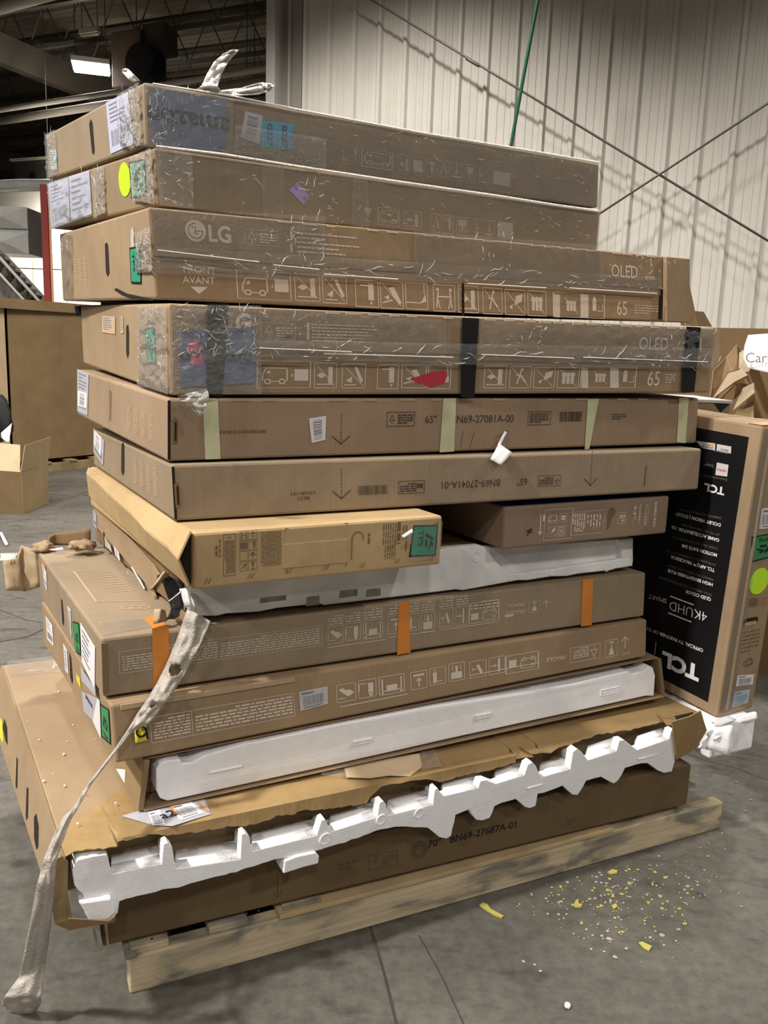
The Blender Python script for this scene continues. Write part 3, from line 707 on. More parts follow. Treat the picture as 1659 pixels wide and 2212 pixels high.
# open carton
c0, c1, c2 = ground(48, 1111), ground(105, 1086), ground(-60, 1102)
hz = depth(c0) * (1111 - 1020) / FPX * 1.0
r = empty('open_carton', c0); tag(r, 'small open brown carton with raised flaps on the floor at the left', 'carton')
c3 = c1 + (c2 - c0)
for nm, a, b in (('side_panel', c0, c1), ('front_panel', c2, c0), ('back_panel', c1, c3), ('end_panel', c3, c2)):
    panel4(nm, [a, b, b + up * hz, a + up * hz], .006, MBG if nm != 'side_panel' else card('card_side_lit', (.40, .29, .16)), r)  # light and shade put into panel colours: lit side lighter, others darker
panel4('base', [c0 + up * .004, c1 + up * .004, c3 + up * .004, c2 + up * .004], .006, MBG, r)
dr = (c1 - c0).cross(up).normalized()
fa, fb = onplane(50, 985, c0, dr), onplane(110, 943, c0, dr)
panel4('flap', [c0 + up * (hz + .004), c1 + up * (hz + .004), fb, onplane(53, 962, c0, dr)], .006, MATS['card_side_lit'], r)
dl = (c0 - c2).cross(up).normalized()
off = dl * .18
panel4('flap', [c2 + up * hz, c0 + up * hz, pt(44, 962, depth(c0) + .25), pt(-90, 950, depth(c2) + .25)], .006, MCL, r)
# odds and ends at the left edge
BAG = M('bag_black', (.02, .024, .026), .35, spec=.6, bump=.8, bscale=9); TEAL = M('bag_teal', (.05, .13, .15), .4)
def lump(name, c, rx, ry, rz, mat, seed=0, amp=.25, parent=None):
    bm = bmesh.new(); bmesh.ops.create_icosphere(bm, subdivisions=3, radius=1)
    for v in bm.verts:
        k = 1 + amp * noise.noise(v.co * 2.2 + Vector((seed * 5, 0, 0))); v.co = Vector((v.co.x * rx, v.co.y * ry, max(v.co.z * rz, -rz * .8))) * k
    o = link(name, bm_mesh(name, bm, True), mat, parent); o.location = c; return o
q = pt(-8, 905, 7.6); bz = c2 + (c1 - c0) * .5
r = lump('trash_bag', q, .13, .16, .24, BAG, 2); tag(r, 'shiny black plastic bag sticking out of the open carton', 'bag')
r = sheet_px('paper_scrap', [((2, 935), (26, 914), 7.42), ((2, 945), (24, 925), 7.42), ((8, 950), (19, 958), 7.40)], WHITE, n=3, th=.002); tag(r, 'torn white paper at the rim of the open carton', 'paper')
p0, p1 = ground(2, 1152, .015), ground(14, 1176, .015)
r = tube('white_stick', [p0, p1], .012, M('white_gloss', (.9, .9, .9), .3)); tag(r, 'short white plastic stick lying on the floor at the left edge', 'stick')
r = sheet_px('paper_sheet', [((-30, 1196), (40, 1194), depth(ground(5, 1195))), ((-30, 1214), (32, 1208), depth(ground(5, 1211)))], M('paper_dull', (.45, .44, .42), .7), n=3, th=.002); tag(r, 'crumpled grey paper on the floor at the left edge', 'paper')
# ---------------------------------------------------------------- right background: bin of torn cardboard
gx0 = pt(1632, 1455, 1); c0 = ground(1633, 1456); br = Vector((.90, -.43, 0)); bb = Vector((.43, .90, 0)) 
zf = pt(1632, 838, depth(c0)).z
r = empty('cardboard_bin', c0); tag(r, 'open brown bulk bin at the right edge, filled with torn cardboard', 'bin')
back = c0 + bb * 1.05; zb = pt(1600, 712, depth(back)).z
cL = c0 - br * .75; zl = pt(1590, 912, depth(c0) + .15).z
def wallp(name, a, b, h0, h1): panel4(name, [a, b, b + up * h1, a + up * h0], .012, MBG, r)
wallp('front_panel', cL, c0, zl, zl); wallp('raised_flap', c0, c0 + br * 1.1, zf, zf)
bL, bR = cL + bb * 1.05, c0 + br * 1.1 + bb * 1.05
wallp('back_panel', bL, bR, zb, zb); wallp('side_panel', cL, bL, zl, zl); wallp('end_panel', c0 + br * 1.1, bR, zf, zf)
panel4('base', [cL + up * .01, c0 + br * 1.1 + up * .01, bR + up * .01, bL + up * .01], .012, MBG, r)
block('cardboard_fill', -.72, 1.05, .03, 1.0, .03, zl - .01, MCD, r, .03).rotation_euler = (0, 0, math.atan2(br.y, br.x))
def scrap(P, mat, label, name='cardboard_scrap', cat='cardboard', th=.006, group=None):
    P = [pt(*p) for p in P]; o = P[0]; n = (P[1] - P[0]).cross(P[-1] - P[0]).normalized() * th
    e = bpy.data.objects.new(name, None); bpy.data.objects.remove(e)
    bm = bmesh.new(); solid_poly(bm, [p - o for p in P], [p - o + n for p in P]); ob = link(name, bm_mesh(name, bm), mat); ob.location = o; tag(ob, label, cat, group); return ob
D = depth(c0)
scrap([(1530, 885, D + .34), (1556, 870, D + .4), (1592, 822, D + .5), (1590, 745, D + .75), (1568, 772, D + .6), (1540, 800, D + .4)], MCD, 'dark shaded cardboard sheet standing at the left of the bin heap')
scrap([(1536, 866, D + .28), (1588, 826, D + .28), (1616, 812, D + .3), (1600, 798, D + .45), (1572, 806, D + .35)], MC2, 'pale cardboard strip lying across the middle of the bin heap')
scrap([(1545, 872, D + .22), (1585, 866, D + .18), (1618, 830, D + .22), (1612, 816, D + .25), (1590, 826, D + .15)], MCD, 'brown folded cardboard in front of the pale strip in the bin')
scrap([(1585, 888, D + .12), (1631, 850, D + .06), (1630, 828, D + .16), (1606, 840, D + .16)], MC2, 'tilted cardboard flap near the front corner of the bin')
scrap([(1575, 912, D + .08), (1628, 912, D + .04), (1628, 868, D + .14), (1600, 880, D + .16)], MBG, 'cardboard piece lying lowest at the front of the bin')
scrap([(1597, 762, D + .7), (1620, 745, D + .72), (1619, 800, D + .5), (1606, 805, D + .45), (1596, 795, D + .5)], MC2, 'light torn cardboard strip under the white paper sign')
SG = sheet_px('paper_sign', [((1616, 724), (1700, 718), D + .2), ((1608, 748), (1700, 746), D + .15), ((1606, 775), (1700, 790), D + .12), ((1616, 795), (1700, 815), D + .1)], WHITE, n=8, th=.002, curl=-.03); tag(SG, 'white paper sign with handwriting taped on the bin at the right edge', 'sign')
class PlaneFace(Face):
    pass
sp = [pt(1608, 800, D + .06), pt(1690, 800, D + .06), pt(1690, 730, D + .06), pt(1608, 730, D + .06)]
inv = SG.matrix_world.inverted(); sf = Face(*[inv @ p for p in sp], SG)
g = G(sf); textpx(g, sf, 'Carl', 1611, 783, .05); g.build('handwriting', M('marker_grey', (.25, .26, .3), .6), .0)
for a, b in (((1612, 748), (1690, 746)),): 
    pass
# carton with black triangle between tall box and bin
d = 3.02; a, b = pt(1496, 864, d), pt(1579, 870, d)
r = empty('small_carton', (a.x, a.y, 0)); tag(r, 'brown carton with a black triangle printed at its top, behind the black-fronted box', 'carton')
dirx = (b - a); dirx.z = 0; wdx = dirx.length; r.rotation_euler = (0, 0, math.atan2(dirx.y, dirx.x)); bpy.context.view_layer.update()
block('body', 0, wdx, 0, .4, 0, a.z - .008, MC, r, .004); block('lid_edge', 0, wdx + .004, -.004, .4, a.z - .008, a.z + .003, M('edge_pale', (.62, .58, .55), .6), r, .001)
mw = r.matrix_world; f = Face(Vector((0, 0, 0)), Vector((wdx, 0, 0)), Vector((wdx, 0, a.z)), Vector((0, 0, a.z)), r)
g = G(f); g.poly(f.pxs([(1538, 866), (1580, 868), (1556, 891)])); g.build('black_triangle', BLACK, .002)
# ================================================================ the stack
def prism(root, face, pxl, off, dep, mat, name, bev=.003, seg=2, pts=None):
    q = pts or face.pxs(pxl, off); inv = root.matrix_world.inverted() @ face.root.matrix_world
    bm = bmesh.new(); solid_poly(bm, [inv @ face.P(x, y, off) for x, y in q], [inv @ face.P(x, y, off - dep) for x, y in q])
    o = link(name, bm_mesh(name, bm), mat, root)
    if bev:
        md = o.modifiers.new('bevel', 'BEVEL'); md.width = bev; md.segments = seg; md.limit_method = 'ANGLE'; md.angle_limit = R_(30); md.use_clamp_overlap = True
    return o
def raised(g, name, mat, th, parent=None):
    """every polygon of a print collector as a real raised piece"""
    bm = bmesh.new()
    for f in g.fs: solid_poly(bm, [g.f.P(*g.v[i], th) for i in f], [g.f.P(*g.v[i], 0) for i in f])
    o = link(name, bm_mesh(name, bm), mat, parent or g.f.root); o['kind'] = 'stuff'; return o
def ipx(g, face, x0, x1, yt, yb, k, frame=True, rot=0, t=.035):
    xm, ym = (x0 + x1) / 2, (yt + yb) / 2
    ax, ay = face.px(x0, ym); bx, by = face.px(x1, ym); _, ty = face.px(xm, yt); _, by2 = face.px(xm, yb); cx, cy = face.px(xm, ym)
    wd, h = abs(bx - ax), abs(ty - by2); sg = -1 if rot else 1
    g.at(cx - sg * wd / 2, cy - sg * h / 2, rot, wd, h)
    if frame: g.frame(0, 0, 1, 1, t)
    if k: pic(g, k)
    g.at(0, 0)
def ppx(g, face, tl, br, n, seed=1, fill=.5, rot=0, last=.6):
    a = face.px(*tl); b = face.px(*br); x0, x1 = sorted((a[0], b[0])); y0, y1 = sorted((a[1], b[1]))
    if rot == 180: g.at(x1, y1, 180); g.para(0, 0, x1 - x0, y1 - y0, n, seed, fill, last)
    elif rot == -90: g.at(x0, y1, -90); g.para(0, 0, y1 - y0, x1 - x0, n, seed, fill, last)
    else: g.at(x0, y0); g.para(0, 0, x1 - x0, y1 - y0, n, seed, fill, last)
    g.at(0, 0)
def fpx(g, face, tl, br, t=.0015):
    a = face.px(*tl); b = face.px(*br); x0, x1 = sorted((a[0], b[0])); y0, y1 = sorted((a[1], b[1])); g.at(0, 0).frame(x0, y0, x1 - x0, y1 - y0, t)
def rpx(g, face, pts): g.at(0, 0).poly(face.pxs(pts))
def tps(face, pts, mat, rot=-90, border=True, label='green sticker with black lettering', big=True):
    """green sticker: black edge, emblem and the letters TPS"""
    s = sticker(face, pts, mat, 'green_sticker', .0014); q = face.pxs(pts)
    w_ = math.hypot(q[1][0] - q[0][0], q[1][1] - q[0][1]); h_ = math.hypot(q[3][0] - q[0][0], q[3][1] - q[0][1])
    g = G(face); m = lambda a, b: quad_xy(q, a, b)
    if border:
        for a, b in (((0, 0), (1, 0)), ((1, 0), (1, 1)), ((1, 1), (0, 1)), ((0, 1), (0, 0))): g.line([m(*a), m(*b)], .05 * min(w_, h_))
    if rot == -90:
        x, y = m(.22, .86); g.at(x, y, -90); g.text('TPS', 0, 0, .2 * w_, .02, .55 * h_); g.at(0, 0)
        x, y = m(.48, .85)
        g.at(x, y, -90, .7 * h_, .4 * w_)
    elif rot == 180:
        x, y = m(.78, .86); g.at(x, y, 180); g.text('TPS', 0, 0, .14 * h_, .02, .55 * w_); g.at(0, 0); x, y = m(.85, .58); g.at(x, y, 180, .7 * w_, .4 * h_)
    else:
        x, y = m(.2, .1); g.at(x, y, 0); g.text('TPS', 0, 0, .14 * h_, .02, .6 * w_); g.at(0, 0); x, y = m(.15, .4); g.at(x, y, 0, .7 * w_, .4 * h_)
    g.poly([(.1, .05), (.35, .8), (.5, .95), (.5, .7), (.3, .05)]); g.poly([(.45, .3), (.8, .3), (.8, .05), (.45, .05)]); g.poly([(.5, .6), (.95, .35), (.95, .5), (.6, .8)]); g.disc(.7, .8, .09)
    g.at(0, 0); g.build('printed_mark', BLACK, .0022, parent=s); return s
def lab(face, pts, mat=None, kind='ship', label=None, name='label', seed=1, rot=0, off=.0012):
    """paper label with grey print and a barcode"""
    s = sticker(face, pts, mat or WHITE, name, off, label); q = face.pxs(pts); g = G(face); rn = random.Random(seed)
    m = lambda a, b: quad_xy(q, a, b)
    def R4(a0, a1, b0, b1): g.poly([m(a0, b0), m(a1, b0), m(a1, b1), m(a0, b1)])
    if kind in ('ship', 'bar'):
        a = .12
        while a < .86: ww = rn.choice((.012, .02, .035)); R4(a, a + ww, .12 if kind == 'ship' else .2, .42 if kind == 'ship' else .7); a += ww + rn.choice((.02, .03))
        if kind == 'ship':
            for i in range(5): R4(.12, rn.uniform(.45, .85), .9 - i * .08, .93 - i * .08)
        else: R4(.15, .8, .08, .14); R4(.1, .5, .8, .9)
    if kind == 'lines':
        for i in range(6): R4(.1, rn.uniform(.5, .9), .85 - i * .13, .9 - i * .13)
    if kind == 'vbars':
        b = .1
        while b < .9: hh = rn.choice((.015, .03, .05)); R4(.2, .75, b, b + hh); b += hh + rn.choice((.03, .05))
    g.build('printed_lines', M('ink_grey', (.20, .20, .25), .6), off + .0008, parent=s); return s
def upside(face, s, txt, pxc, pyc, hpx, mat, w=None, bold=.012, off=.0022, parent=None, rot=180, name='printed_text'):
    g = G(face); x, y = face.px(pxc, pyc); h = hpx; g.at(x, y, rot); g.text(txt, 0, -h / 2, h, bold, w, 'c'); return g.build(name, mat, off, parent=parent)
GRP = None
# ---- pallet
R14 = rotm(*FIT[14][3:6]); pal = empty('pallet', FIT[14][:3], R14); tag(pal, 'long low wooden pallet on the concrete floor under the whole stack', 'pallet')
def wood():
    m, nt, N = newmat('pallet_wood'); L = nt.links.new
    out = N('ShaderNodeOutputMaterial'); p = N('ShaderNodeBsdfPrincipled'); L(p.outputs[0], out.inputs[0]); p.inputs['Roughness'].default_value = .75; tc = N('ShaderNodeTexCoord')
    mp = N('ShaderNodeMapping'); mp.inputs['Scale'].default_value = (2.6, 4, 7); L(tc.outputs['Object'], mp.inputs[0])
    n = N('ShaderNodeTexNoise'); n.inputs['Scale'].default_value = 2.2; n.inputs['Detail'].default_value = 5; n.inputs['Distortion'].default_value = .6; L(mp.outputs[0], n.inputs['Vector'])
    r = N('ShaderNodeValToRGB'); e = r.color_ramp.elements; e[0].position = .36; e[0].color = (.20, .188, .15, 1); e[1].position = .52; e[1].color = (.54, .44, .29, 1); k = e.new(.75); k.color = (.62, .51, .34, 1)
    L(n.outputs[0], r.inputs[0])
    mp2 = N('ShaderNodeMapping'); mp2.inputs['Scale'].default_value = (3, 90, 90); L(tc.outputs['Object'], mp2.inputs[0]); n2 = N('ShaderNodeTexNoise'); n2.inputs['Scale'].default_value = 1; n2.inputs['Detail'].default_value = 3; L(mp2.outputs[0], n2.inputs['Vector'])
    mr = N('ShaderNodeMapRange'); mr.inputs[1].default_value = .3; mr.inputs[2].default_value = .7; mr.inputs[3].default_value = .82; mr.inputs[4].default_value = 1.15; L(n2.outputs[0], mr.inputs[0])
    v = N('ShaderNodeVectorMath', operation='SCALE'); L(r.outputs[0], v.inputs[0]); L(mr.outputs[0], v.inputs['Scale']); L(v.outputs[0], p.inputs['Base Color'])
    b = N('ShaderNodeBump'); b.inputs['Strength'].default_value = .3; b.inputs['Distance'].default_value = .003; L(n2.outputs[0], b.inputs['Height']); L(b.outputs[0], p.inputs['Normal'])
    return m
WOOD = wood(); PLk = FIT[14][6]
for y in (0, .46, .94):
    o = block('stringer', -.004, PLk + .004, y, y + .042, 0, .0912, WOOD, pal, .004)
ptop = Face(Vector((0, 0, .0912)), Vector((PLk, 0, .0912)), Vector((PLk, .04, .0912)), Vector((0, .04, .0912)), pal)
def sx(px, py): return ptop.px(px, py)[0]
for a, b in ((0.0, sx(364, 2038)), (sx(450, 2015), sx(534, 1993)), (sx(610, 1972), sx(690, 1952)), (.75, .85), (1.0, 1.1), (1.25, 1.35), (1.45, 1.55), (PLk - .12, PLk - .01)):
    block('deck_board', a, b, .006 if a < .5 else .10, .985, .0914, .1095, WOOD, pal, .003)
block('lead_board', sx(606, 1990), sx(1322, 1795), -.006, .085, .0914, .1035, M('pallet_wood_fresh', (.46, .34, .19), .75, var=.15, vscale=9), pal, .002)
for x, y in ((.05, .02), (.27, .025), (.30, .025)): tube('nail', [(x, y, .108), (x, y, .1115)], .003, DKST, pal, 6)
block('splinter', -.012, .012, -.004, .05, .0914, .103, WOOD, pal, .002)
# ---- 70 inch carton at the bottom
b13 = Box(13, 'tv_box', 'lowest brown carton marked 70 inch lying on the pallet', MCD, body=False)
c = b13.c
b13.hexa('body', [c[k] for k in ('FLB', 'FRB', 'BRB', 'BLB', 'FLT', 'FRT', 'BRT', 'BLT')], card('card_bottom_shaded', (.185, .125, .065), .15), .005)  # darker card colour carries the shade of the overhang above
f = b13.front; g = G(f)
upside(f, None, '70"   BN69-27687A-01', 1022, 1801, .021, BLACK, w=.27, off=.001, rot=0)
g.ring(*f.px(906, 1836), .023, .004); g.ring(*f.px(906, 1836), .015, .006)
fpx(g, f, (797, 1850), (858, 1866)); ipx(g, f, 800, 822, 1845, 1868, 'tree', False); ppx(g, f, (826, 1848), (855, 1862), 3)
ppx(g, f, (732, 1864), (775, 1872), 2, 4); x, y = f.px(600, 1880); g.at(0, 0).line([(x, y), (x, y - .07)], .002); g.line([(x - .012, y - .055), (x, y - .072), (x + .012, y - .055)], .002)
ppx(g, f, (1225, 1772), (1243, 1780), 2, 5)
g.build('printed_marks', M('print_faint', (.10, .065, .035), .7), .0008)
for pq in ([(196, 1990), (203, 1985), (213, 2046), (207, 2047)], [(224, 1978), (230, 1976), (236, 2040), (231, 2048)]):
    prism(b13.root, f, pq, .012, .05, MC, 'corner_flap', 0)
# ---- big torn carton with exposed foam
b12 = Box(12, 'tv_box', 'widest brown carton low in the stack, torn open along the front over white foam', MC, body=False)
c = b12.c; ins = Vector((0, .085, 0))
b12.hexa('body', [c['FLB'] + ins + Vector((.006, 0, .004)), c['FRB'] + ins + Vector((-.03, 0, .004)), c['BRB'], c['BLB'] + Vector((.006, 0, 0)), c['FLT'] + ins + Vector((.006, 0, -.001)), c['FRT'] + ins + Vector((-.03, 0, -.001)), c['BRT'], c['BLT'] + Vector((.006, 0, 0))], MC, .004)
lf = b12.left; b12.sheet(lf, 'side_panel', 0, lf.W, .0, lf.H, -.006, .006, MC)
for pts in ([(10, 1552), (16, 1572), (17, 1610), (12, 1600), (6, 1570)], [(36, 1634), (39, 1640), (38, 1700), (35, 1704), (34, 1695)], [(58, 1700), (62, 1703), (61, 1765), (57, 1772), (56, 1760)], [(74, 1765), (79, 1757), (84, 1785), (83, 1830), (79, 1835), (74, 1810)]): slot(b12, lf, pts)
sticker(lf, [(0, 1590), (8, 1606), (6, 1560), (0, 1546)], YEL, 'yellow_sticker')
tf = b12.top
TORN = [(141, 1855), (158, 1844), (235, 1837), (280, 1833), (327, 1820), (371, 1822), (430, 1815), (500, 1802), (540, 1799), (595, 1788), (601, 1780), (650, 1773), (652, 1768), (705, 1763), (760, 1757), (806, 1750), (812, 1735), (819, 1729), (836, 1712), (880, 1703), (933, 1695), (967, 1702), (1000, 1691), (1037, 1684), (1080, 1674), (1129, 1661), (1131, 1642), (1184, 1638), (1197, 1624), (1240, 1608), (1284, 1592), (1360, 1580), (1447, 1560), (1458, 1574), (1475, 1570), (1490, 1556), (1515, 1545)]
ff = b12.front; rows = []
def nearer(p, k): return b12.l(EYE + (b12.w(p) - EYE) * k)          # the torn front bulges out towards the right end
ff = Face(ff.A, nearer(ff.B, .972), nearer(ff.C, .972), ff.D, b12.root)
rn = random.Random(5); fine = []
for a, b in zip(TORN, TORN[1:]):
    n = max(1, int(math.hypot(b[0] - a[0], b[1] - a[1]) / 9))
    for k in range(n): fine.append((a[0] + (b[0] - a[0]) * k / n + rn.uniform(-1, 1), a[1] + (b[1] - a[1]) * k / n + rn.uniform(-2, 2)))
fine.append(TORN[-1]); vs = []; fs = []
for i, (px, py) in enumerate(fine):
    x, y = ff.px(px, py); u = i / (len(fine) - 1)
    back = .10 + .16 * min(1, u * 6) + .03 * noise.noise(Vector((u * 14, 2, 0)))
    xt = x * tf.W / ff.W
    if y <= ff.H - .004:
        e = ff.P(x, y, -.031 + .003 * noise.noise(Vector((u * 40, 0, 0)))); r = [tf.P(xt, back, .0025), tf.P(xt, back * .5, .004 + .003 * noise.noise(Vector((u * 20, 5, 0)))), tf.P(xt, .045, .0045), ff.P(x, ff.H - .003, -.034), e]
    else:
        X, Y = tf.px(px, py); Y = min(Y, back * .8); e = tf.P(X, Y, .006); r = [tf.P(xt, back, .0025)] + [tf.P(X, Y + (back - Y) * k, .005) for k in (.75, .5, .25)] + [e]
    vs += r
for i in range(len(fine) - 1):
    for k in range(4): a = i * 5 + k; fs.append((a, a + 1, a + 6, a + 5))
o = link('torn_top_sheet', mesh('torn_top_sheet', vs, fs), MK, b12.root); md = o.modifiers.new('thickness', 'SOLIDIFY'); md.thickness = .002; o['label'] = 'torn yellowish kraft layer with a ragged edge'
# ragged remains
prism(b12.root, ff, [(1452, 1560), (1490, 1548), (1514, 1536), (1527, 1578), (1510, 1606), (1492, 1624), (1462, 1641)], .008, .004, MK, 'torn_front_flap', 0)
prism(b12.root, ff, [(117, 1860), (132, 1850), (147, 1862), (146, 1930), (156, 1980), (150, 2006), (118, 1996), (112, 1960)], .004, .006, card('card_frayed', (.36, .25, .13), .25, .1, .6), 'torn_front_flap', 0)
prism(b12.root, ff, [(118, 1996), (152, 1985), (235, 1990), (250, 1978), (248, 1992), (150, 2010)], .022, .004, MCD, 'torn_bottom_flap', 0)
g = G(tf); rpx(g, tf, [(1456, 1552), (1496, 1543), (1500, 1549), (1460, 1559)]); g.build('hand_slot', MATS['slot_dark'], .0075)
g = G(tf); rpx(g, tf, [(748, 1688), (742, 1664), (790, 1655), (905, 1636), (912, 1664), (885, 1686), (840, 1684), (800, 1690)]); g.build('loose_paper_layer', card('card_fresh', (.74, .57, .37)), .010, .0015)
film_patch(tf, [(693, 1685), (748, 1690), (742, 1658), (696, 1662)], TAPE, 'clear_tape', .013, .004, 14, 8, 3)
film_patch(tf, [(908, 1672), (955, 1666), (935, 1622), (905, 1628)], TAPE, 'clear_tape', .013, .005, 14, 8, 4)
lt = sticker(tf, [(262, 1768), (330, 1788), (372, 1790), (455, 1764), (440, 1726), (330, 1748)], GREYL, 'label', .0055, 'torn blue-grey label with barcodes')
s = lab(tf, [(330, 1790), (357, 1786), (345, 1755), (320, 1762)], WHITE, 'bar', 'white barcode label', seed=5, off=.0066); lab(tf, [(390, 1778), (440, 1762), (412, 1737), (365, 1748)], WHITE, 'bar', 'white barcode label with an orange edge', seed=6, off=.0066)
g = G(tf); g.line([tf.px(382, 1766), tf.px(367, 1749)], .006); g.line([tf.px(428, 1741), tf.px(448, 1759)], .005); g.build('orange_stripe', ORANGE, .0077, parent=lt)
upside(tf, lt, 'a2', 361, 1765, .028, NAVY, off=.0078, parent=lt, rot=8)
film_patch(tf, [(20, 1462), (140, 1452), (130, 1416), (15, 1430)], TAPE, 'clear_tape', .002, .001, 10, 6, 1); g = G(tf); ppx(g, tf, (55, 1450), (105, 1446), 2, 3); g.build('printed_marks', PRINT_W, .0012)
rn = random.Random(9)
bm = bmesh.new()
for px, py in ((127, 1496), (158, 1568), (145, 1603), (138, 1632), (115, 1672), (180, 1720), (95, 1690), (205, 1598), (168, 1790), (250, 1745), (60, 1560), (85, 1600), (140, 1700)):
    x, y = tf.px(px, py); r = rn.uniform(.0015, .0035); mm = Matrix.Translation(tf.P(x, y, r + (.009 if py > 1715 else .0005))); bmesh.ops.create_icosphere(bm, subdivisions=1, radius=r, matrix=mm)
o = link('foam_crumbs', bm_mesh('foam_crumbs', bm), FOAM); o.matrix_world = b12.root.matrix_world; tag(o, 'tiny white foam crumbs scattered on the widest carton', 'crumbs', kind='stuff')
# exposed foam
fo = empty('foam_cushion', FIT[12][:3], b12.R); tag(fo, 'jagged white foam cushion sticking out of the torn lowest front', 'foam')
TOPL = [(156, 1880), (166, 1858), (200, 1850), (232, 1845), (241, 1888), (349, 1866), (353, 1824), (362, 1820), (372, 1830), (380, 1877), (519, 1856), (522, 1803), (530, 1799), (538, 1806), (545, 1839), (684, 1805), (694, 1773), (702, 1769), (714, 1797), (815, 1765), (820, 1734), (828, 1730), (834, 1738), (838, 1762), (935, 1738), (939, 1706), (945, 1702), (957, 1720), (1033, 1702), (1038, 1687), (1050, 1685), (1071, 1693), (1133, 1674), (1140, 1652), (1150, 1646), (1158, 1655), (1168, 1679), (1232, 1661), (1238, 1624), (1247, 1617), (1258, 1626), (1270, 1642), (1332, 1622), (1338, 1600), (1348, 1598), (1376, 1620), (1445, 1597), (1450, 1579), (1458, 1576)]
BOTL = [(1459, 1642), (1451, 1668), (1436, 1669), (1421, 1665), (1399, 1649), (1373, 1651), (1350, 1660), (1335, 1688), (1325, 1693), (1298, 1677), (1266, 1686), (1254, 1711), (1246, 1718), (1236, 1717), (1216, 1697), (1161, 1716), (1156, 1741), (1144, 1747), (1133, 1743), (1113, 1725), (1069, 1741), (1058, 1768), (1042, 1773), (1028, 1770), (1014, 1750), (985, 1761), (975, 1805), (964, 1812), (950, 1809), (924, 1788), (865, 1786), (823, 1792), (760, 1815), (705, 1832), (682, 1839), (640, 1850), (591, 1858), (510, 1884), (439, 1902), (384, 1917), (363, 1919), (310, 1934), (257, 1947), (253, 1973), (235, 1987), (195, 1995), (183, 1973), (180, 1932), (161, 1914)]
rn = random.Random(3)
def jag(L, a): return [(x + rn.uniform(-a, a), y + rn.uniform(-a, a)) for x, y in L]
fb_ = []
for a, b in zip(BOTL, BOTL[1:] + [BOTL[-1]]):
    n = max(1, int(math.hypot(b[0] - a[0], b[1] - a[1]) / 12)); fb_ += jag([(a[0] + (b[0] - a[0]) * k / n, a[1] + (b[1] - a[1]) * k / n) for k in range(n)], 1.3)
prism(fo, ff, TOPL + fb_ + [BOTL[-1]], 0, .026, FOAM, 'foam_rail', .0025)
prism(fo, ff, [(x, y + (14 if x > 170 else 0)) for x, y in TOPL] + [(1459, 1634), (1300, 1660), (960, 1742), (560, 1842), (260, 1912), (166, 1912)], -.0262, .05, FOAM, 'foam_back', .0025)
for (a, b) in (((241, 1888), (349, 1866)), ((380, 1877), (519, 1856)), ((545, 1839), (684, 1805)), ((714, 1797), (815, 1765)), ((838, 1762), (935, 1738)), ((957, 1720), (1033, 1702)), ((1071, 1693), (1133, 1674)), ((1168, 1679), (1232, 1661)), ((1270, 1642), (1332, 1622)), ((1376, 1620), (1445, 1597))):
    k = 44 - 14 * (a[0] / 1400)
    A_, B_ = [ff.P(*ff.px(*p), -.0005) for p in (a, b)]; C_, D_ = [ff.P(*ff.px(p[0], p[1] - k, -.07), -.07) for p in (b, a)]
    bm = bmesh.new(); up_ = Vector((0, 0, .004)); dn_ = Vector((0, .01, -.02)); M1, M2 = A_ * .6 + D_ * .4 + up_, B_ * .6 + C_ * .4 + up_
    for q in ((A_, B_, M2, M1), (M1, M2, C_, D_)): add_hexa(bm, [p + dn_ for p in q] + list(q))
    link('foam_shelf', bm_mesh('foam_shelf', bm, True), FOAM, fo)
prism(fo, ff, [(612, 1888), (659, 1873), (688, 1866), (690, 1850), (682, 1841), (640, 1850), (615, 1860)], .006, .05, FOAM, 'foam_tooth', .003)
prism(fo, ff, [(170, 1950), (240, 1940), (250, 1972), (235, 1987), (195, 1993), (184, 1972)], .012, .05, FOAM, 'foam_tooth', .004)
g = G(ff)
for px, py, r in ((702, 1812, .013), (823, 1770, .012), (905, 1756, .012)): g.at(0, 0).ring(*ff.px(px, py), r, .002)
fpx(g, ff, (1137, 1704), (1172, 1694), .003)
fpx(g, ff, (1378, 1640), (1420, 1630), .003); raised(g, 'moulded_mark', FOAM, .0025, fo)
# broken foam end under the black-fronted carton
u1 = rotm(29.4, 0, 0); zt = .366
P = [ground(1540, 1568, zt), ground(1634, 1547, zt)]; bk = Vector((-.489, .872, 0)) * .9
lo = [p + Vector((0, 0, -.108)) for p in (P[0], P[1], P[1] + bk, P[0] + bk)]; hi = [P[0], P[1], P[1] + bk, P[0] + bk]
inv = fo.matrix_world.inverted(); bm = bmesh.new(); add_hexa(bm, [inv @ p for p in lo + hi], .008); link('foam_end', bm_mesh('foam_end', bm), FOAM, fo)
sheet_px('foam_chip', [((1508, 1616), (1528, 1590), depth(P[0]) - .02), ((1530, 1618), (1545, 1572), depth(P[0]) - .03), ((1575, 1632), (1580, 1566), depth(P[0]) - .02)], FOAM, fo, n=4, th=.012, wob=.01)
sheet_px('foam_chip', [((1518, 1560), (1540, 1558), depth(P[0]) - .02), ((1525, 1585), (1550, 1580), depth(P[0]) - .03), ((1540, 1600), (1556, 1592), depth(P[0]) - .03)], FOAM, fo, n=4, th=.01, wob=.008)
sheet_px('foam_lip', [((1590, 1562), (1588, 1552), depth(P[1]) - .02), ((1612, 1558), (1610, 1542), depth(P[1]) - .02), ((1634, 1552), (1632, 1538), depth(P[1]) - .02)], FOAM, fo, n=3, th=.015)
sheet_px('white_label', [((1535, 1558), (1556, 1567), depth(P[0]) - .03), ((1572, 1546), (1592, 1555), depth(P[1]) - .04)], WHITE, fo, n=3, th=.001)
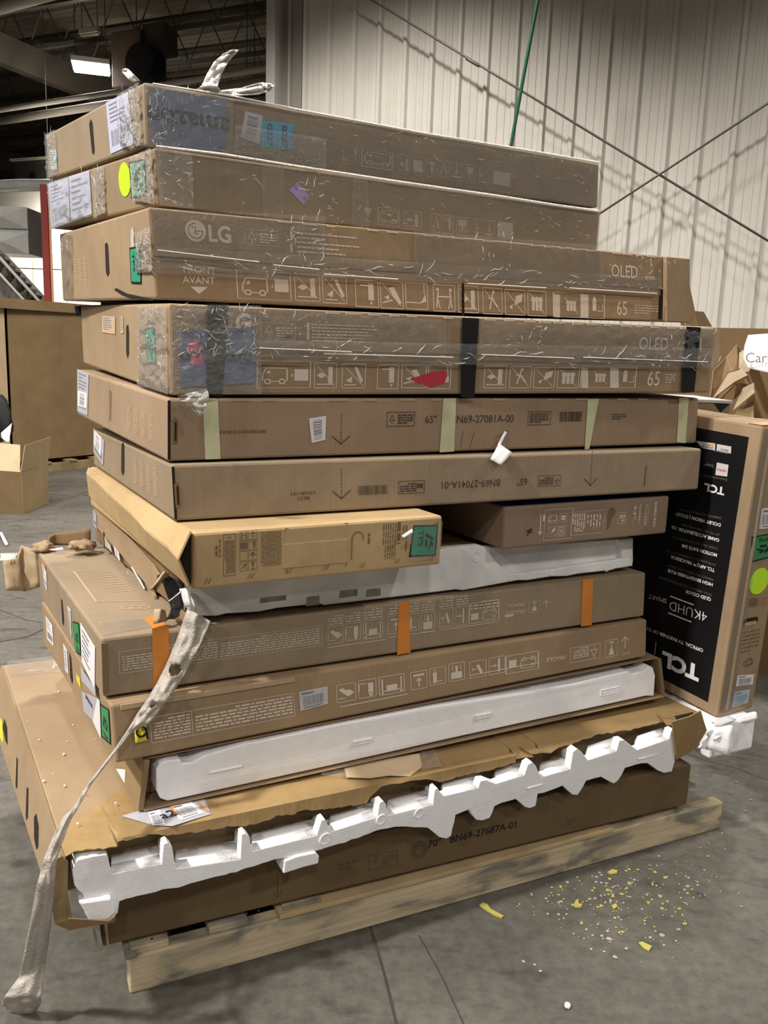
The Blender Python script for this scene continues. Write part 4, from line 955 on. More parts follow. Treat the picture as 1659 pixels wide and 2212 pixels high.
# ---- carton 11: open front with foam slab
b11 = Box(11, 'tv_box', 'brown carton with open front showing a smooth white foam slab', MC, body=False)
c = b11.c; ins = Vector((0, .06, 0))
b11.hexa('body', [c['FLB'] + ins + Vector((.01, 0, .003)), c['FRB'] + ins + Vector((-.012, 0, .003)), c['BRB'], c['BLB'], c['FLT'] + ins + Vector((.01, 0, 0)), c['FRT'] + ins + Vector((-.012, 0, 0)), c['BRT'], c['BLT']], MC, .004)
lf = b11.left; b11.slab(lf, 'side_panel', 0, lf.W, 0, lf.H, .0, .012, card('card_side_warm', (.36, .25, .135)))
rf = b11.right; b11.slab(rf, 'side_panel', 0, rf.W, .0, rf.H, -.008, .012, MCD)
ff = b11.front; b11.slab(ff, 'bottom_panel', .0, ff.W, -.0025, .0, -.06, .062, MC)
b11.slab(ff, 'top_panel', .0, ff.W, ff.H - .003, ff.H, -.06, .05, MC)
g = G(lf); rpx(g, lf, [(281, 1690), (283, 1660), (262, 1658)]); g.build('white_label', WHITE, .0125)
fo11 = empty('foam_cushion', FIT[11][:3], b11.R); tag(fo11, 'long smooth white foam slab filling the open front of a carton', 'foam')
SL = [(338, 1665), (346, 1650), (362, 1643), (391, 1641), (393, 1650), (415, 1648), (443, 1632), (536, 1605), (560, 1602), (587, 1596), (722, 1567), (933, 1527), (1156, 1494), (1160, 1490), (1238, 1478), (1339, 1454), (1357, 1450), (1366, 1456), (1390, 1450), (1403, 1439), (1411, 1442), (1416, 1459), (1413, 1504), (1395, 1504), (1000, 1590), (680, 1662), (363, 1731), (346, 1726), (338, 1708)]
prism(fo11, ff, SL, -.004, .05, FOAM, 'foam_slab', .007, 3)
g = G(ff)
for a, b, n in (((452, 1672), (525, 1656), 6), ((762, 1612), (806, 1596), 5), ((1028, 1555), (1064, 1541), 3), ((1300, 1504), (1340, 1484), 4)):
    fpx(g, ff, a, b, .0025); x0, y0 = ff.px(*a); x1, y1 = ff.px(*b)
    for k in range(n): g.rect(x0 + (x1 - x0) * (k + .25) / n, y0 + (y1 - y0) * .3, (x1 - x0) * .5 / n, (y1 - y0) * .4)
bm = bmesh.new()
for fc in g.fs: solid_poly(bm, [ff.P(*g.v[i], -.0015) for i in fc], [ff.P(*g.v[i], -.006) for i in fc])
link('moulded_mark', bm_mesh('moulded_mark', bm), FOAM, fo11)['kind'] = 'stuff'
# ---- cartons 10 and 9: same make, printed upside down
def longprint(box, y, x0s, kind):
    pass
b10 = Box(10, 'tv_box', 'brown carton with white barcode label and crumpled yellow sticker on its front', MC3)
f = b10.front; g = G(f)
for a, b in (((325, 1600), (413, 1552)), ((417, 1580), (634, 1499))):
    x0, y0 = f.px(*a); x1, y1 = f.px(*b)
x0, yb = f.px(328, 1605); x1, yt = f.px(634, 1500); ym = f.px(416, 1560)
g.frame(x0, yb, x1 - x0, .055, .0013); xs = f.px(415, 1562)[0]; g.line([(xs, yb), (xs, yb + .055)], .0013)
g.at(xs - .004, yb + .05, 180).para(0, 0, xs - x0 - .01, .045, 7, 2, .5); g.at(x1 - .004, yb + .05, 180).para(0, 0, x1 - xs - .012, .045, 6, 3, .5); g.at(0, 0)
for xa, xb, yt_, yb_, k in ((727, 768, 1477, 1515, 'hand'), (774, 812, 1468, 1506, 'bottle'), (819, 873, 1459, 1498, 'tvcarry'), (887, 922, 1450, 1488, 'down'), (928, 962, 1442, 1478, 'stand'), (969, 1003, 1432, 1470, 'lift'), (1014, 1050, 1427, 1462, 'lean'), (1056, 1090, 1419, 1455, 'stack')): ipx(g, f, xa, xb, yt_, yb_, k, True, 180)
ipx(g, f, 1093, 1163, 1412, 1450, None, True); ipx(g, f, 1122, 1160, 1414, 1446, 'van', False, 180); ipx(g, f, 1098, 1116, 1422, 1446, 'carton', False)
for xa, xb, y_ in ((735, 880, 1528), (1014, 1165, 1460)): p, q = f.px(xa, y_), f.px(xb, y_ - .165 * (xb - xa)); g.rect(p[0], p[1], q[0] - p[0], .0025)
textpx(g, f, 'FRAGILE', 1200, 1418, .013, 180, .01, .07, 'c')
fpx(g, f, (1232, 1432), (1296, 1389)); ppx(g, f, (1238, 1425), (1272, 1395), 5, 4, rot=180); ipx(g, f, 1272, 1294, 1390, 1422, 'tree', False, 180)
ipx(g, f, 1308, 1333, 1382, 1418, 'glass', True, 180); ipx(g, f, 1336, 1364, 1372, 1402, 'up', False); textpx(g, f, 'FRONT', 1352, 1409, .008, 180, 0, None, 'c')
g.build('printed_graphics', PRINT_W)
lab(f, [(648, 1536), (708, 1520), (707, 1482), (645, 1494)], M('label_silver', (.50, .50, .52), .4), 'bar', 'pale barcode label', seed=8)
film_patch(f, [(290, 1602), (316, 1596), (312, 1548), (286, 1556)], YEL, 'crumpled_sticker', .008, .007, 12, 14, 6, 90, 60, 1, 'crumpled yellow sticker'); 
xx, yy = f.px(301, 1575); g = G(f); g.at(xx, yy, 60, .02).ring(0, 0, .5, .2).line([(-.4, -.9), (.5, -.3)], .2); g.build('scribble', BLACK, .0165)
lf = b10.left; g = G(lf)
lab(lf, [(103, 1380), (117, 1396), (114, 1352), (100, 1331)], WHITE, 'ship', 'white label', seed=2); slot(b10, lf, [(150, 1407), (154, 1420), (158, 1470), (156, 1478), (152, 1462)])
lab(lf, [(142, 1447), (149, 1456), (146, 1405), (138, 1390)], WHITE, 'vbars', 'white label strip', seed=3)
sticker(lf, [(167, 1470), (176, 1487), (174, 1466), (166, 1456)], YEL, 'yellow_sticker')
s = sticker(lf, [(182, 1536), (212, 1566), (212, 1508), (178, 1494)], GREYL, 'label', .0012, 'grey shipping label'); upside(lf, s, 'amazon', 194, 1512, .016, NAVY, w=.075, bold=.02, off=.0022, parent=s, rot=0)
sticker(lf, [(202, 1557), (220, 1596), (217, 1512), (212, 1508)], WHITE, 'label', .0016, 'white label edge')
tps(lf, [(222, 1590), (240, 1606), (236, 1533), (219, 1521)], GREEN2, 0, True)
b10.slab(b10.front, 'torn_edge', .02, .42, b10.front.H - .014, b10.front.H - .002, .0, .004, MCL)
b9 = Box(9, 'tv_box', 'brown carton with three orange tape strips down its front', MC2)
f = b9.front; g = G(f)
x0, yb = f.px(258, 1455); x1 = f.px(695, 1370)[0]; hh = f.px(258, 1408)[1] - yb; g.frame(x0, yb, x1 - x0, hh, .0013)
xs = f.px(470, 1400)[0]; g.at(xs, yb + hh - .004, 180).para(0, 0, xs - x0 - .006, hh - .008, 7, 5, .5); g.at(x1 - .006, yb + hh - .004, 180).para(0, 0, x1 - xs - .012, hh - .008, 7, 6, .5); g.at(0, 0)
for xa, xb, yt_, yb_, k in ((709, 741, 1352, 1390, 'hand'), (746, 778, 1346, 1382, 'bottle'), (785, 826, 1338, 1378, 'tvcarry'), (838, 872, 1330, 1368, 'down'), (877, 905, 1326, 1362, 'stand'), (910, 938, 1322, 1364, 'lift'), (949, 978, 1314, 1354, 'lean'), (984, 1010, 1310, 1350, 'stack')): ipx(g, f, xa, xb, yt_, yb_, k, True, 180); ppx(g, f, (xa, yt_ - 22), (xb, yt_ - 4), 4, int(xa), rot=180)
ipx(g, f, 1014, 1077, 1300, 1343, None); ipx(g, f, 1040, 1074, 1310, 1342, 'van', False, 180); ipx(g, f, 1016, 1034, 1322, 1342, 'carton', False); ppx(g, f, (1014, 1300), (1077, 1312), 3, 4, rot=180)
textpx(g, f, 'FRAGIL', 1113, 1304, .009, 180, .01, .062, 'c'); textpx(g, f, 'FRAGILE', 1113, 1319, .010, 180, .01, .062, 'c'); p = f.px(1090, 1334); g.rect(p[0], p[1], .03, .008)
ipx(g, f, 1142, 1166, 1298, 1322, 'glass', True, 180); ipx(g, f, 1166, 1192, 1295, 1314, 'up', False)
for xa, xb, y_ in ((707, 835, 1400), (838, 940, 1378), (948, 1078, 1362)): p, q = f.px(xa, y_), f.px(xb, y_ - .16 * (xb - xa)); g.rect(p[0], p[1], q[0] - p[0], .0022)
g.build('printed_graphics', M('print_pale', (.50, .44, .36), .7))
for P_ in ([(331, 1486), (366, 1480), (364, 1352), (328, 1358)], [(857, 1415), (886, 1409), (884, 1297), (861, 1301)], [(1254, 1353), (1277, 1350), (1281, 1250), (1258, 1252)]): sticker(f, P_, ORANGE, 'orange_tape', .0014, None, .0004)
tfc = b9.top; sticker(tfc, [(330, 1359), (363, 1353), (330, 1332), (308, 1336)], ORANGE, 'orange_tape', .0014)
g = G(tfc); q = tfc.pxs([(208, 1300), (300, 1300), (235, 1235), (160, 1235)]); g.line([q[0], q[3]], .004); g.line([q[0], tfc.px(308, 1299)], .004); g.line([q[3], tfc.px(234, 1234)], .003)
q2 = tfc.px(222, 1288); 
for k in range(9): a = tfc.px(200 + k * 6, 1240 + k * 5); g.at(a[0], a[1]).para(0, 0, .085, .006, 1, k, .8); g.at(0, 0)
for k in range(3): x, y = tfc.px(276 + k * 17, 1313); g.ring(x, y, .013, .003)
g.build('printed_graphics', M('print_top', (.50, .36, .23), .7), .0009)
film_patch(tfc, [(225, 1374), (330, 1355), (310, 1335), (215, 1345)], TAPE, 'clear_tape', .002, .0015, 20, 6, 4)
lf = b9.left
lab(lf, [(97, 1262), (103, 1278), (101, 1236), (92, 1218)], WHITE, 'ship', 'white label', seed=2); sticker(lf, [(94, 1222), (100, 1234), (99, 1222), (92, 1211)], ORANGE, 'orange_tape')
slot(b9, lf, [(132, 1293), (135, 1297), (139, 1340), (138, 1352), (135, 1346)]); lab(lf, [(151, 1352), (156, 1378), (154, 1318), (147, 1308)], M('label_pale', (.62, .64, .60), .6), 'vbars', 'pale label strip', seed=3)
tps(lf, [(165, 1407), (176, 1414), (171, 1346), (159, 1343)], GREEN2, 0, True); s = lab(lf, [(178, 1428), (206, 1488), (207, 1398), (175, 1345)], WHITE, 'lines', 'large white shipping label', seed=4)
s = sticker(lf, [(178, 1470), (208, 1504), (207, 1488), (175, 1440)], GREYL, 'label', .001, 'grey lower half of the shipping label')
b9.slab(b9.front, 'corner_crease', .0, .012, .01, b9.front.H - .01, -.001, .003, MCD)
# torn back flap of carton 9
o = sheet_px('torn_flap', [((80, 1190), (86, 1268), 2.5), ((46, 1178), (52, 1278), 2.5), ((38, 1205), (46, 1276), 2.48), ((6, 1212), (14, 1276), 2.46)], MCL, b9.root, n=6, th=.004, wob=.01); o['label'] = 'torn flap hanging out behind'
dd = depth(b9.w(b9.c['BLT']))
o = sheet_px('raised_flap', [((106, 1180), (106, 1160), dd + .02), ((120, 1178), (118, 1152), dd + .04), ((196, 1178), (196, 1142), dd + .05)], MCD, b9.root, n=4, th=.004); o['label'] = 'dark raised end flap'
lump('torn_edge', b9.l(pt(95, 1183, dd)), .03, .03, .018, MC, 4, .6, b9.root); lump('torn_edge', b9.l(pt(178, 1178, dd - .02)), .035, .03, .014, MC, 7, .7, b9.root)
sheet_px('white_scrap', [((106, 1187), (114, 1190), dd - .02), ((134, 1182), (140, 1189), dd - .02)], WHITE, b9.root, n=2, th=.001)
# ---- carton 8: torn corner, grey stained foam
b8 = Box(8, 'tv_box', 'brown carton with a burst front corner and stained foam along its open front', MC, body=False)
c = b8.c; ins = Vector((0, .06, 0))
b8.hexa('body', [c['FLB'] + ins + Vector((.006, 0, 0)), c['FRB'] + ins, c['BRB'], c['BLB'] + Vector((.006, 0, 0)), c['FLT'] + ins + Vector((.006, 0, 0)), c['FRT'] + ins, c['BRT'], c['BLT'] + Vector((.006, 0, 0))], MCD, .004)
lf = b8.left; prism(b8.root, lf, [(203, 1133), (260, 1196), (318, 1264), (333, 1288), (336, 1314), (326, 1272), (343, 1243), (330, 1222), (270, 1156), (203, 1093)], .004, .006, MC, 'side_panel', 0)
lab(lf, [(206, 1134), (213, 1142), (212, 1112), (205, 1101)], GREYL, 'ship', 'grey and white shipping label', seed=4, off=.0055); lab(lf, [(232, 1178), (246, 1192), (242, 1176), (230, 1160)], M('label_worn', (.55, .50, .45), .6), 'lines', 'worn pale label', seed=2, off=.0055); lab(lf, [(254, 1200), (264, 1212), (261, 1194), (250, 1178)], WHITE, 'vbars', 'white label', seed=3, off=.0055)
g = G(lf); g.poly(lf.pxs([(288, 1225), (291, 1224), (318, 1270), (316, 1272)])); g.build('tape_glint', M('white_gloss', (.8, .8, .8), .2), .006); slot(b8, lf, [(227, 1148), (229, 1150), (231, 1186), (229, 1184)], off=.0055)
creases(lf, [(280, 1240), (322, 1290), (320, 1228), (275, 1170)], 14, 31, .0065, (.005, .03))
fo8 = empty('foam_cushion', FIT[8][:3], b8.R); tag(fo8, 'grey-stained white foam along the front between the upper and lower cartons', 'foam')
ff = b8.front; BT = [(1368, 1231), (1330, 1237), (1322, 1240), (1250, 1248), (1225, 1253), (1190, 1254), (1140, 1262), (1120, 1262), (1000, 1284), (985, 1282), (890, 1294), (700, 1316), (690, 1312), (600, 1322), (560, 1330), (490, 1334), (470, 1339), (406, 1340)]; BT = [(x, y - 8) for x, y in BT]
prism(fo8, ff, [(408, 1268), (955, 1187), (1100, 1180), (1250, 1171), (1368, 1162)] + [(x, y - 6) for x, y in BT], -.022, .035, FOAMD, 'foam_back', .003)
prism(fo8, ff, [(408, 1268), (955, 1187), (965, 1183), (1036, 1177), (1048, 1182), (1075, 1215), (1099, 1240), (1130, 1238), (1364, 1204)] + BT, .0, .024, FOAMD, 'foam_rail', .004)
prism(fo8, ff, [(1340, 1166), (1368, 1162), (1367, 1206), (1345, 1209)], .0, .024, FOAMD, 'foam_end', .004)
g = G(ff)
for px, py, r in ((1193, 1233, .013), (1028, 1203, .014), (1310, 1227, .010)): g.at(0, 0).ring(*ff.px(px, py), r, .0018)
raised(g, 'moulded_mark', FOAMD, .0015, fo8)
for pq in ([(560, 1303), (618, 1296), (618, 1286), (562, 1292)], [(660, 1310), (690, 1306), (690, 1286), (662, 1290)], [(732, 1292), (772, 1287), (772, 1272), (734, 1276)], [(790, 1290), (822, 1286), (822, 1270), (792, 1274)]):
    g = G(ff); rpx(g, ff, pq); g.build('dirt_smear', M('dirt_grey', (.28, .27, .25), .9, var=.25, vscale=40), .0006, parent=fo8)
dk = M('hole_dark', (.025, .024, .028), .4)
D8 = depth(b8.w(c['FLT']))
P8 = [(338, 1244), (353, 1237), (380, 1252), (392, 1264), (388, 1280), (390, 1310), (392, 1328), (372, 1334), (366, 1300), (352, 1262)]
bm = bmesh.new(); solid_poly(bm, [b8.l(pt(x, y, D8 + .012)) for x, y in P8], [b8.l(pt(x, y, D8 + .05)) for x, y in P8]); link('hole_shade', bm_mesh('hole_shade', bm), dk, b8.root)  # dark prism painted for the shade in the burst corner's hole
sheet_px('torn_flap', [((325, 1275), (350, 1240), D8 + .0), ((338, 1262), (356, 1234), D8 - .01), ((352, 1250), (366, 1240), D8 + .01)], MCL, b8.root, n=4, th=.004, wob=.006)
sheet_px('torn_flap', [((332, 1348), (334, 1316), D8 - .0), ((345, 1345), (346, 1315), D8 - .012), ((360, 1342), (356, 1318), D8 + .01)], MCL, b8.root, n=3, th=.003, wob=.008)
sheet_px('torn_flap', [((360, 1338), (372, 1306), D8 + .01), ((372, 1336), (382, 1304), D8 + .02), ((402, 1346), (404, 1326), D8)], MCD, b8.root, n=3, th=.003, wob=.01)
sheet_px('torn_foil', [((388, 1272), (400, 1312), D8 - .005), ((402, 1270), (412, 1312), D8 - .012), ((420, 1300), (424, 1314), D8 - .008)], FOAMD, b8.root, n=3, th=.002, wob=.006)
sheet_px('torn_foil', [((362, 1300), (370, 1296), D8 + .0), ((388, 1282), (392, 1276), D8 - .01)], WHITE, b8.root, n=2, th=.002)
# ---- carton 7: short yellow-tan carton with bulging side
b7 = Box(7, 'tv_box', 'short yellowish carton end with large green square sticker', MC7)
f = b7.front; c = b7.c; sh = Vector((-.035, 0, 0))
lf = b7.left; D7 = depth(b7.w(c['FLT']))
FT, FM, FBm = [b7.l(pt(*p)) for p in ((414, 1149, D7 - .004), (388, 1207, D7 - .035), (412, 1268, D7 - .0))]
BT_, BM, BB = c['BLT'] + Vector((0, 0, -.002)), b7.l(pt(189, 1022, depth(b7.w(c['BLT'])))), c['BLB'] + Vector((0, 0, .03))
vs = []; N7 = 12
for k in range(N7 + 1):
    t = k / N7; wv = Vector((.006 * noise.noise(Vector((t * 6, 1, 0))), 0, .004 * noise.noise(Vector((t * 7, 4, 0)))))
    vs += [FT * (1 - t) + BT_ * t, FM * (1 - t) + BM * t + wv, FBm * (1 - t) + BB * t + wv * .5]
fs = [];
o = link('upper_side_flap', mesh('upper_side_flap', [v for i, v in enumerate(vs) if i % 3 != 2], [(2 * k, 2 * k + 1, 2 * k + 3, 2 * k + 2) for k in range(N7)]), MC7, b7.root); md = o.modifiers.new('thickness', 'SOLIDIFY'); md.thickness = .004
o = link('lower_side_flap', mesh('lower_side_flap', [v for i, v in enumerate(vs) if i % 3 != 0], [(2 * k, 2 * k + 1, 2 * k + 3, 2 * k + 2) for k in range(N7)]), MC7, b7.root); md = o.modifiers.new('thickness', 'SOLIDIFY'); md.thickness = .004
prism(b7.root, f, [(412, 1153), (391, 1207), (412, 1264)], -.012, .004, MATS['slot_dark'], 'gap_shade', 0)  # dark triangle painted for the shade between side flap and front
g = G(f)
def crop(px, py, sx_, sy_): x, y = f.px(px, py); g.at(0, 0).line([(x, y), (x + sx_ * .006, y)], .0015).line([(x, y), (x, y + sy_ * .006)], .0015)
for q in ((617, 1142, 1, -1), (750, 1130, -1, -1), (617, 1237, 1, 1), (748, 1221, -1, 1)): crop(*q)
ppx(g, f, (464, 1180), (470, 1215), 1, 3, .8, -90); ppx(g, f, (472, 1165), (478, 1230), 1, 4, .5, -90); fpx(g, f, (483, 1155), (508, 1242), .0012); ppx(g, f, (485, 1168), (506, 1238), 6, 5, .6, -90); ipx(g, f, 486, 504, 1156, 1166, 'tree', False)
for i, (xa, xb) in enumerate(((518, 535), (537, 555))):
    for j, k in enumerate((('carry', 'carton', None, 'leaf'), ('up', 'stand', 'umbrella', 'glass'))[i]):
        y0 = 1147 + j * 22 - i * 2; ipx(g, f, xa, xb, y0, y0 + 20, k, True)
ppx(g, f, (564, 1150), (607, 1220), 12, 7, .5, -90, .9); ppx(g, f, (794, 1152), (798, 1190), 1, 8, .8, -90)
ppx(g, f, (827, 1132), (855, 1206), 6, 9, .4, -90); ppx(g, f, (857, 1128), (862, 1205), 1, 10, .9, -90); ppx(g, f, (870, 1135), (880, 1190), 2, 11, .4, -90); textpx(g, f, 'T', 938, 1126, .012, -90, .02)
g.build('printed_graphics', PRINT_M)
tps(f, [(884, 1201), (939, 1198), (944, 1135), (894, 1136)], M('label_teal_green', (.02, .33, .19), .35), -90)
g = G(f); x, y = f.px(772, 1180); g.ring(x, y + .018, .014, .003, 14, 0, 180); g.line([(x - .014, y + .018), (x - .014, y - .028)], .003); g.line([(x + .014, y + .018), (x + .014, y + .012)], .002); g.build('hand_hole_cut', MCD, .0008)
b7.slab(f, 'cut_panel', *(f.px(612, 1170)[0], f.px(752, 1160)[0]), f.px(680, 1222)[1], f.px(680, 1170)[1], 0, .0012, MC7)
sheet_px('clear_tape', [((868, 1157), (872, 1163), D7 + .2), ((890, 1142), (893, 1150), D7 + .2)], M('white_gloss', (.8, .8, .8), .2), b7.root, n=2, th=.0006)
film_patch(f, [(888, 1212), (950, 1206), (955, 1126), (885, 1132)], TAPE, 'clear_tape', .003, .002, 14, 10, 6)
bm = bmesh.new()
for px, py in ((440, 1262), (533, 1250), (617, 1238), (697, 1231), (775, 1227), (850, 1217), (925, 1210)):
    x, y = f.px(px, py)
    for dx in (0, .008): add_hexa(bm, [f.P(x + dx + a, y + b, 0) for a, b in ((0, 0), (.002, 0), (.008, .012), (.006, .012))] + [f.P(x + dx + a, y + b, .0012) for a, b in ((0, 0), (.002, 0), (.008, .012), (.006, .012))])
o = link('edge_nicks', bm_mesh('edge_nicks', bm), MCD, b7.root); o['kind'] = 'stuff'
# ---- carton 17
b17 = Box(17, 'tv_box', 'small brown carton end with white vertical lettering and blue top, right of the dark gap', card('card_rose', (.33, .235, .165)))
f = b17.front; g = G(f)
def vt(t, px, py, h, w_, bold=.01): textpx(g, f, t, px, py, h, -90, bold, w_, 'c')
vt('SAMSUNG', 1412, 1111, .011, .075, .02); vt('Crystal', 1393, 1112, .009, .06); vt('Color', 1380, 1108, .009, .05); vt('43"', 1368, 1106, .012, .045)
p = f.px(1389, 1150); 
for pxx, yt_ in ((1403, 1085), (1384, 1088), (1372, 1090)): a, b = f.px(pxx, yt_), f.px(pxx - 6, yt_ + 48); g.line([a, b], .001)
ipx(g, f, 1334, 1352, 1107, 1130, None); ppx(g, f, (1338, 1112), (1349, 1126), 3, 3, .6, -90)
fpx(g, f, (1178, 1102), (1233, 1162), .0012); 
for q in ((1184, 1203, 1112, 1130, 'van'), (1209, 1224, 1109, 1127, 'group'), (1184, 1200, 1138, 1158, 'leaf'), (1204, 1220, 1136, 1158, 'x')): ipx(g, f, *q, True)
fpx(g, f, (1235, 1107), (1302, 1150), .001); ppx(g, f, (1237, 1110), (1262, 1148), 6, 6, .5, -90); ppx(g, f, (1268, 1112), (1298, 1140), 5, 7, .4, -90); x = f.px(1264, 1128)[0]; g.line([(x, .04), (x, .09)], .001)
p = f.px(1168, 1112); q = f.px(1166, 1155); g.line([p, q], .003); g.line([(q[0] - .006, q[1] + .008), q, (q[0] + .006, q[1] + .008)], .003); ppx(g, f, (1172, 1112), (1176, 1140), 1, 9, .7, -90)
g.build('printed_graphics', M('print_rose', (.66, .57, .48), .7))
g = G(f); textpx(g, f, 'R', 1136, 1147, .02, -70, .01); g.build('ink_scrawl', BLACK, .001)
g = G(f); x, y = f.px(1320, 1122); g.poly([(x + .013 * math.cos(R_(a)), y + .018 + .016 * math.sin(R_(a))) for a in range(0, 181, 15)] + [(x - .013, y - .03), (x - .004, y - .02), (x + .004, y + .005)]); g.build('hand_hole', card('card_hole', (.20, .135, .085)), .0009)
tfc = b17.top; g = G(tfc); g.rect(.01, .012, b17.L - .02, .5); g.build('blue_top_print', M('blue_print', (.03, .03, .42), .5), .0012)
b17.slab(b17.right, 'bulged_side', .01, .5, .01, b17.Hh - .02, 0, .012, MATS['card_rose'], .008)
# ---- cartons 6 and 5
MC56 = MC2
b6 = Box(6, 'tv_box', 'brown carton whose black part number is printed upside down', MC56)
f = b6.front; g = G(f)
def darrow(g, f, px, y0, y1, hw=.022):
    a, b = f.px(px, y0), f.px(px, y1); k = (a[1] - b[1]); n = int(k / .008)
    for i in range(n): g.rect(a[0] - .001, b[1] + i * .008, .002, .005)
    g.line([(a[0] - hw, b[1] + hw * .8), (a[0], b[1]), (a[0] + hw, b[1] + hw * .8)], .0025)
darrow(g, f, 737, 1008, 1077); darrow(g, f, 1280, 968, 1048)
textpx(g, f, 'BN69-27041A-01', 1018, 1046, .019, 180, .004, .175, 'c', -.0095); textpx(g, f, '65"', 1128, 1041, .018, 180, 0, None, 'c', -.009)
a = f.px(773, 1070); b = f.px(837, 1047); g.at(0, 0).barcode(a[0], a[1], b[0] - a[0], b[1] - a[1], 4)
fpx(g, f, (861, 1067), (917, 1038)); ppx(g, f, (864, 1064), (900, 1042), 4, 5, .6, 180); ipx(g, f, 900, 914, 1042, 1056, 'carton', False)
fpx(g, f, (1161, 1051), (1211, 1026), .001); ppx(g, f, (1164, 1048), (1195, 1030), 4, 7, .6, 180); ipx(g, f, 1196, 1210, 1030, 1048, 'tree', False, 180)
textpx(g, f, 'CN4811P1', 655, 1062, .008, 180, 0, .06, 'c'); textpx(g, f, '8637', 655, 1073, .008, 180, 0, .03, 'c')
x, y = f.px(1393, 1030); g.line([(x, y - .025), (x + .002, y + .03)], .003)
g.build('printed_graphics', PRINT_D)
lf = b6.left; slot(b6, lf, [(263, 960), (266, 955), (269, 962), (269, 1020), (265, 1028), (262, 1015)])
lab(lf, [(203, 975), (224, 1005), (226, 952), (203, 926)], GREYL, 'ship', 'grey shipping label', seed=3); lab(lf, [(205, 960), (219, 985), (221, 945), (206, 930)], WHITE, 'vbars', 'white barcode label', seed=7, off=.002)
def faintleft(box, lf, tl, br, n, seed, mat=None):
    g = G(lf); a = lf.px(*tl); b = lf.px(*br); x0, x1 = sorted((a[0], b[0])); y0, y1 = sorted((a[1], b[1])); k = (x1 - x0) / n
    for i in range(n): g.at(x0 + i * k, y0).para(0, 0, k * .55, (y1 - y0), 12, seed + i, .5)
    g.at(0, 0); g.build('faint_print', mat or M('print_left_faint', (.50, .35, .215), .7))
faintleft(b6, lf, (288, 985), (350, 1080), 4, 3)
def seam_gap(box, w_=.006):
    f = box.front; g = G(f); g.rect(.0, .004, w_, f.H - .008); g.build('corner_gap', MATS['slot_dark'], .0008)
    x, y = f.px(383, 1070) if box is b6 else f.px(378, 932)
    g = G(f); g.poly([(x + .006 * math.cos(R_(a)), y + (.022 if math.sin(R_(a)) > 0 else -.022) + .006 * math.sin(R_(a))) for a in range(0, 360, 30)]); g.build('hand_slot', MCD, .0009)
    g = G(f); g.rect(x - .001, y - .02, .004, .04); g.build('hand_slot', MATS['slot_dark'], .0014)
seam_gap(b6)
b5 = Box(5, 'tv_box', 'brown carton with four pale green masking tape strips and an upright black part number', card('card_taped', (.40, .285, .19)))
f = b5.front; g = G(f); darrow(g, f, 738, 890, 959)
textpx(g, f, '65"', 918, 914, .019, 0, .004); textpx(g, f, 'BN69-27081A-00', 1044, 911, .020, 0, .004, .195, 'c', -.002)
fpx(g, f, (835, 921), (896, 890)); ipx(g, f, 838, 856, 894, 918, 'tree', False); ppx(g, f, (860, 894), (892, 916), 4, 3, .6)
fpx(g, f, (1140, 918), (1190, 889)); ppx(g, f, (1144, 914), (1186, 892), 5, 6, .6); a = f.px(1208, 911); b = f.px(1257, 889); g.at(0, 0).barcode(a[0], a[1], b[0] - a[0], b[1] - a[1], 9)
ppx(g, f, (1322, 893), (1352, 906), 3, 8, .5)
g.build('printed_graphics', PRINT_D)
g = G(f); ppx(g, f, (470, 938), (640, 928), 1, 4, .9); g.build('faint_print', PRINT_M)
for P_ in ([(443, 992), (476, 991), (470, 865), (438, 870)], [(949, 977), (980, 975), (985, 860), (957, 861)], [(1262, 971), (1272, 969), (1293, 861), (1269, 862)], [(1461, 955), (1480, 957), (1487, 859), (1466, 859)]): sticker(f, P_, MASK, 'masking_tape', .0014)
lab(f, [(674, 957), (702, 948), (706, 904), (697, 897)][::1] if 0 else [(673, 957), (702, 950), (704, 898), (667, 904)], WHITE, 'vbars', 'small white sticker', seed=2)
lf = b5.left; slot(b5, lf, [(236, 845), (239, 842), (241, 850), (240, 905), (236, 910)], mat=MCD); lab(lf, [(168, 888), (190, 898), (193, 808), (168, 797)], GREYL, 'ship', 'grey and white shipping label', seed=12); lab(lf, [(170, 876), (188, 882), (190, 850), (170, 844)], WHITE, 'vbars', 'white barcode label', seed=13, off=.002)
faintleft(b5, lf, (275, 875), (340, 960), 4, 13); seam_gap(b5)
g = G(f)
for a, b in (((995, 965), (1001, 930)), ((1013, 972), (1024, 935)), ((1070, 945), (1098, 930))): g.line([f.px(*a), f.px(*b)], .0025)
g.build('scuffs', MCD, .0009); tabs(b5, f, f.H - .006, .06, f.L if hasattr(f, 'L') else f.W - .05, .085, .04, .005, MCL, seed=3)
dq = depth(b5.w(f.P(*f.px(1090, 950))))
sc_o = sheet_px('paper_scrap', [((1090, 931), (1095, 934), dq - .012), ((1083, 944), (1088, 947), dq - .02), ((1076, 958), (1082, 961), dq - .04), ((1075, 963), (1107, 978), dq - .062), ((1059, 992), (1082, 1005), dq - .075)], WHITE, n=4, th=.0012, wob=.004); tag(sc_o, 'torn white paper tag hanging between two cartons at the centre', 'paper')
MTAB = M('cut_edge_pale', (.72, .56, .43), .7)
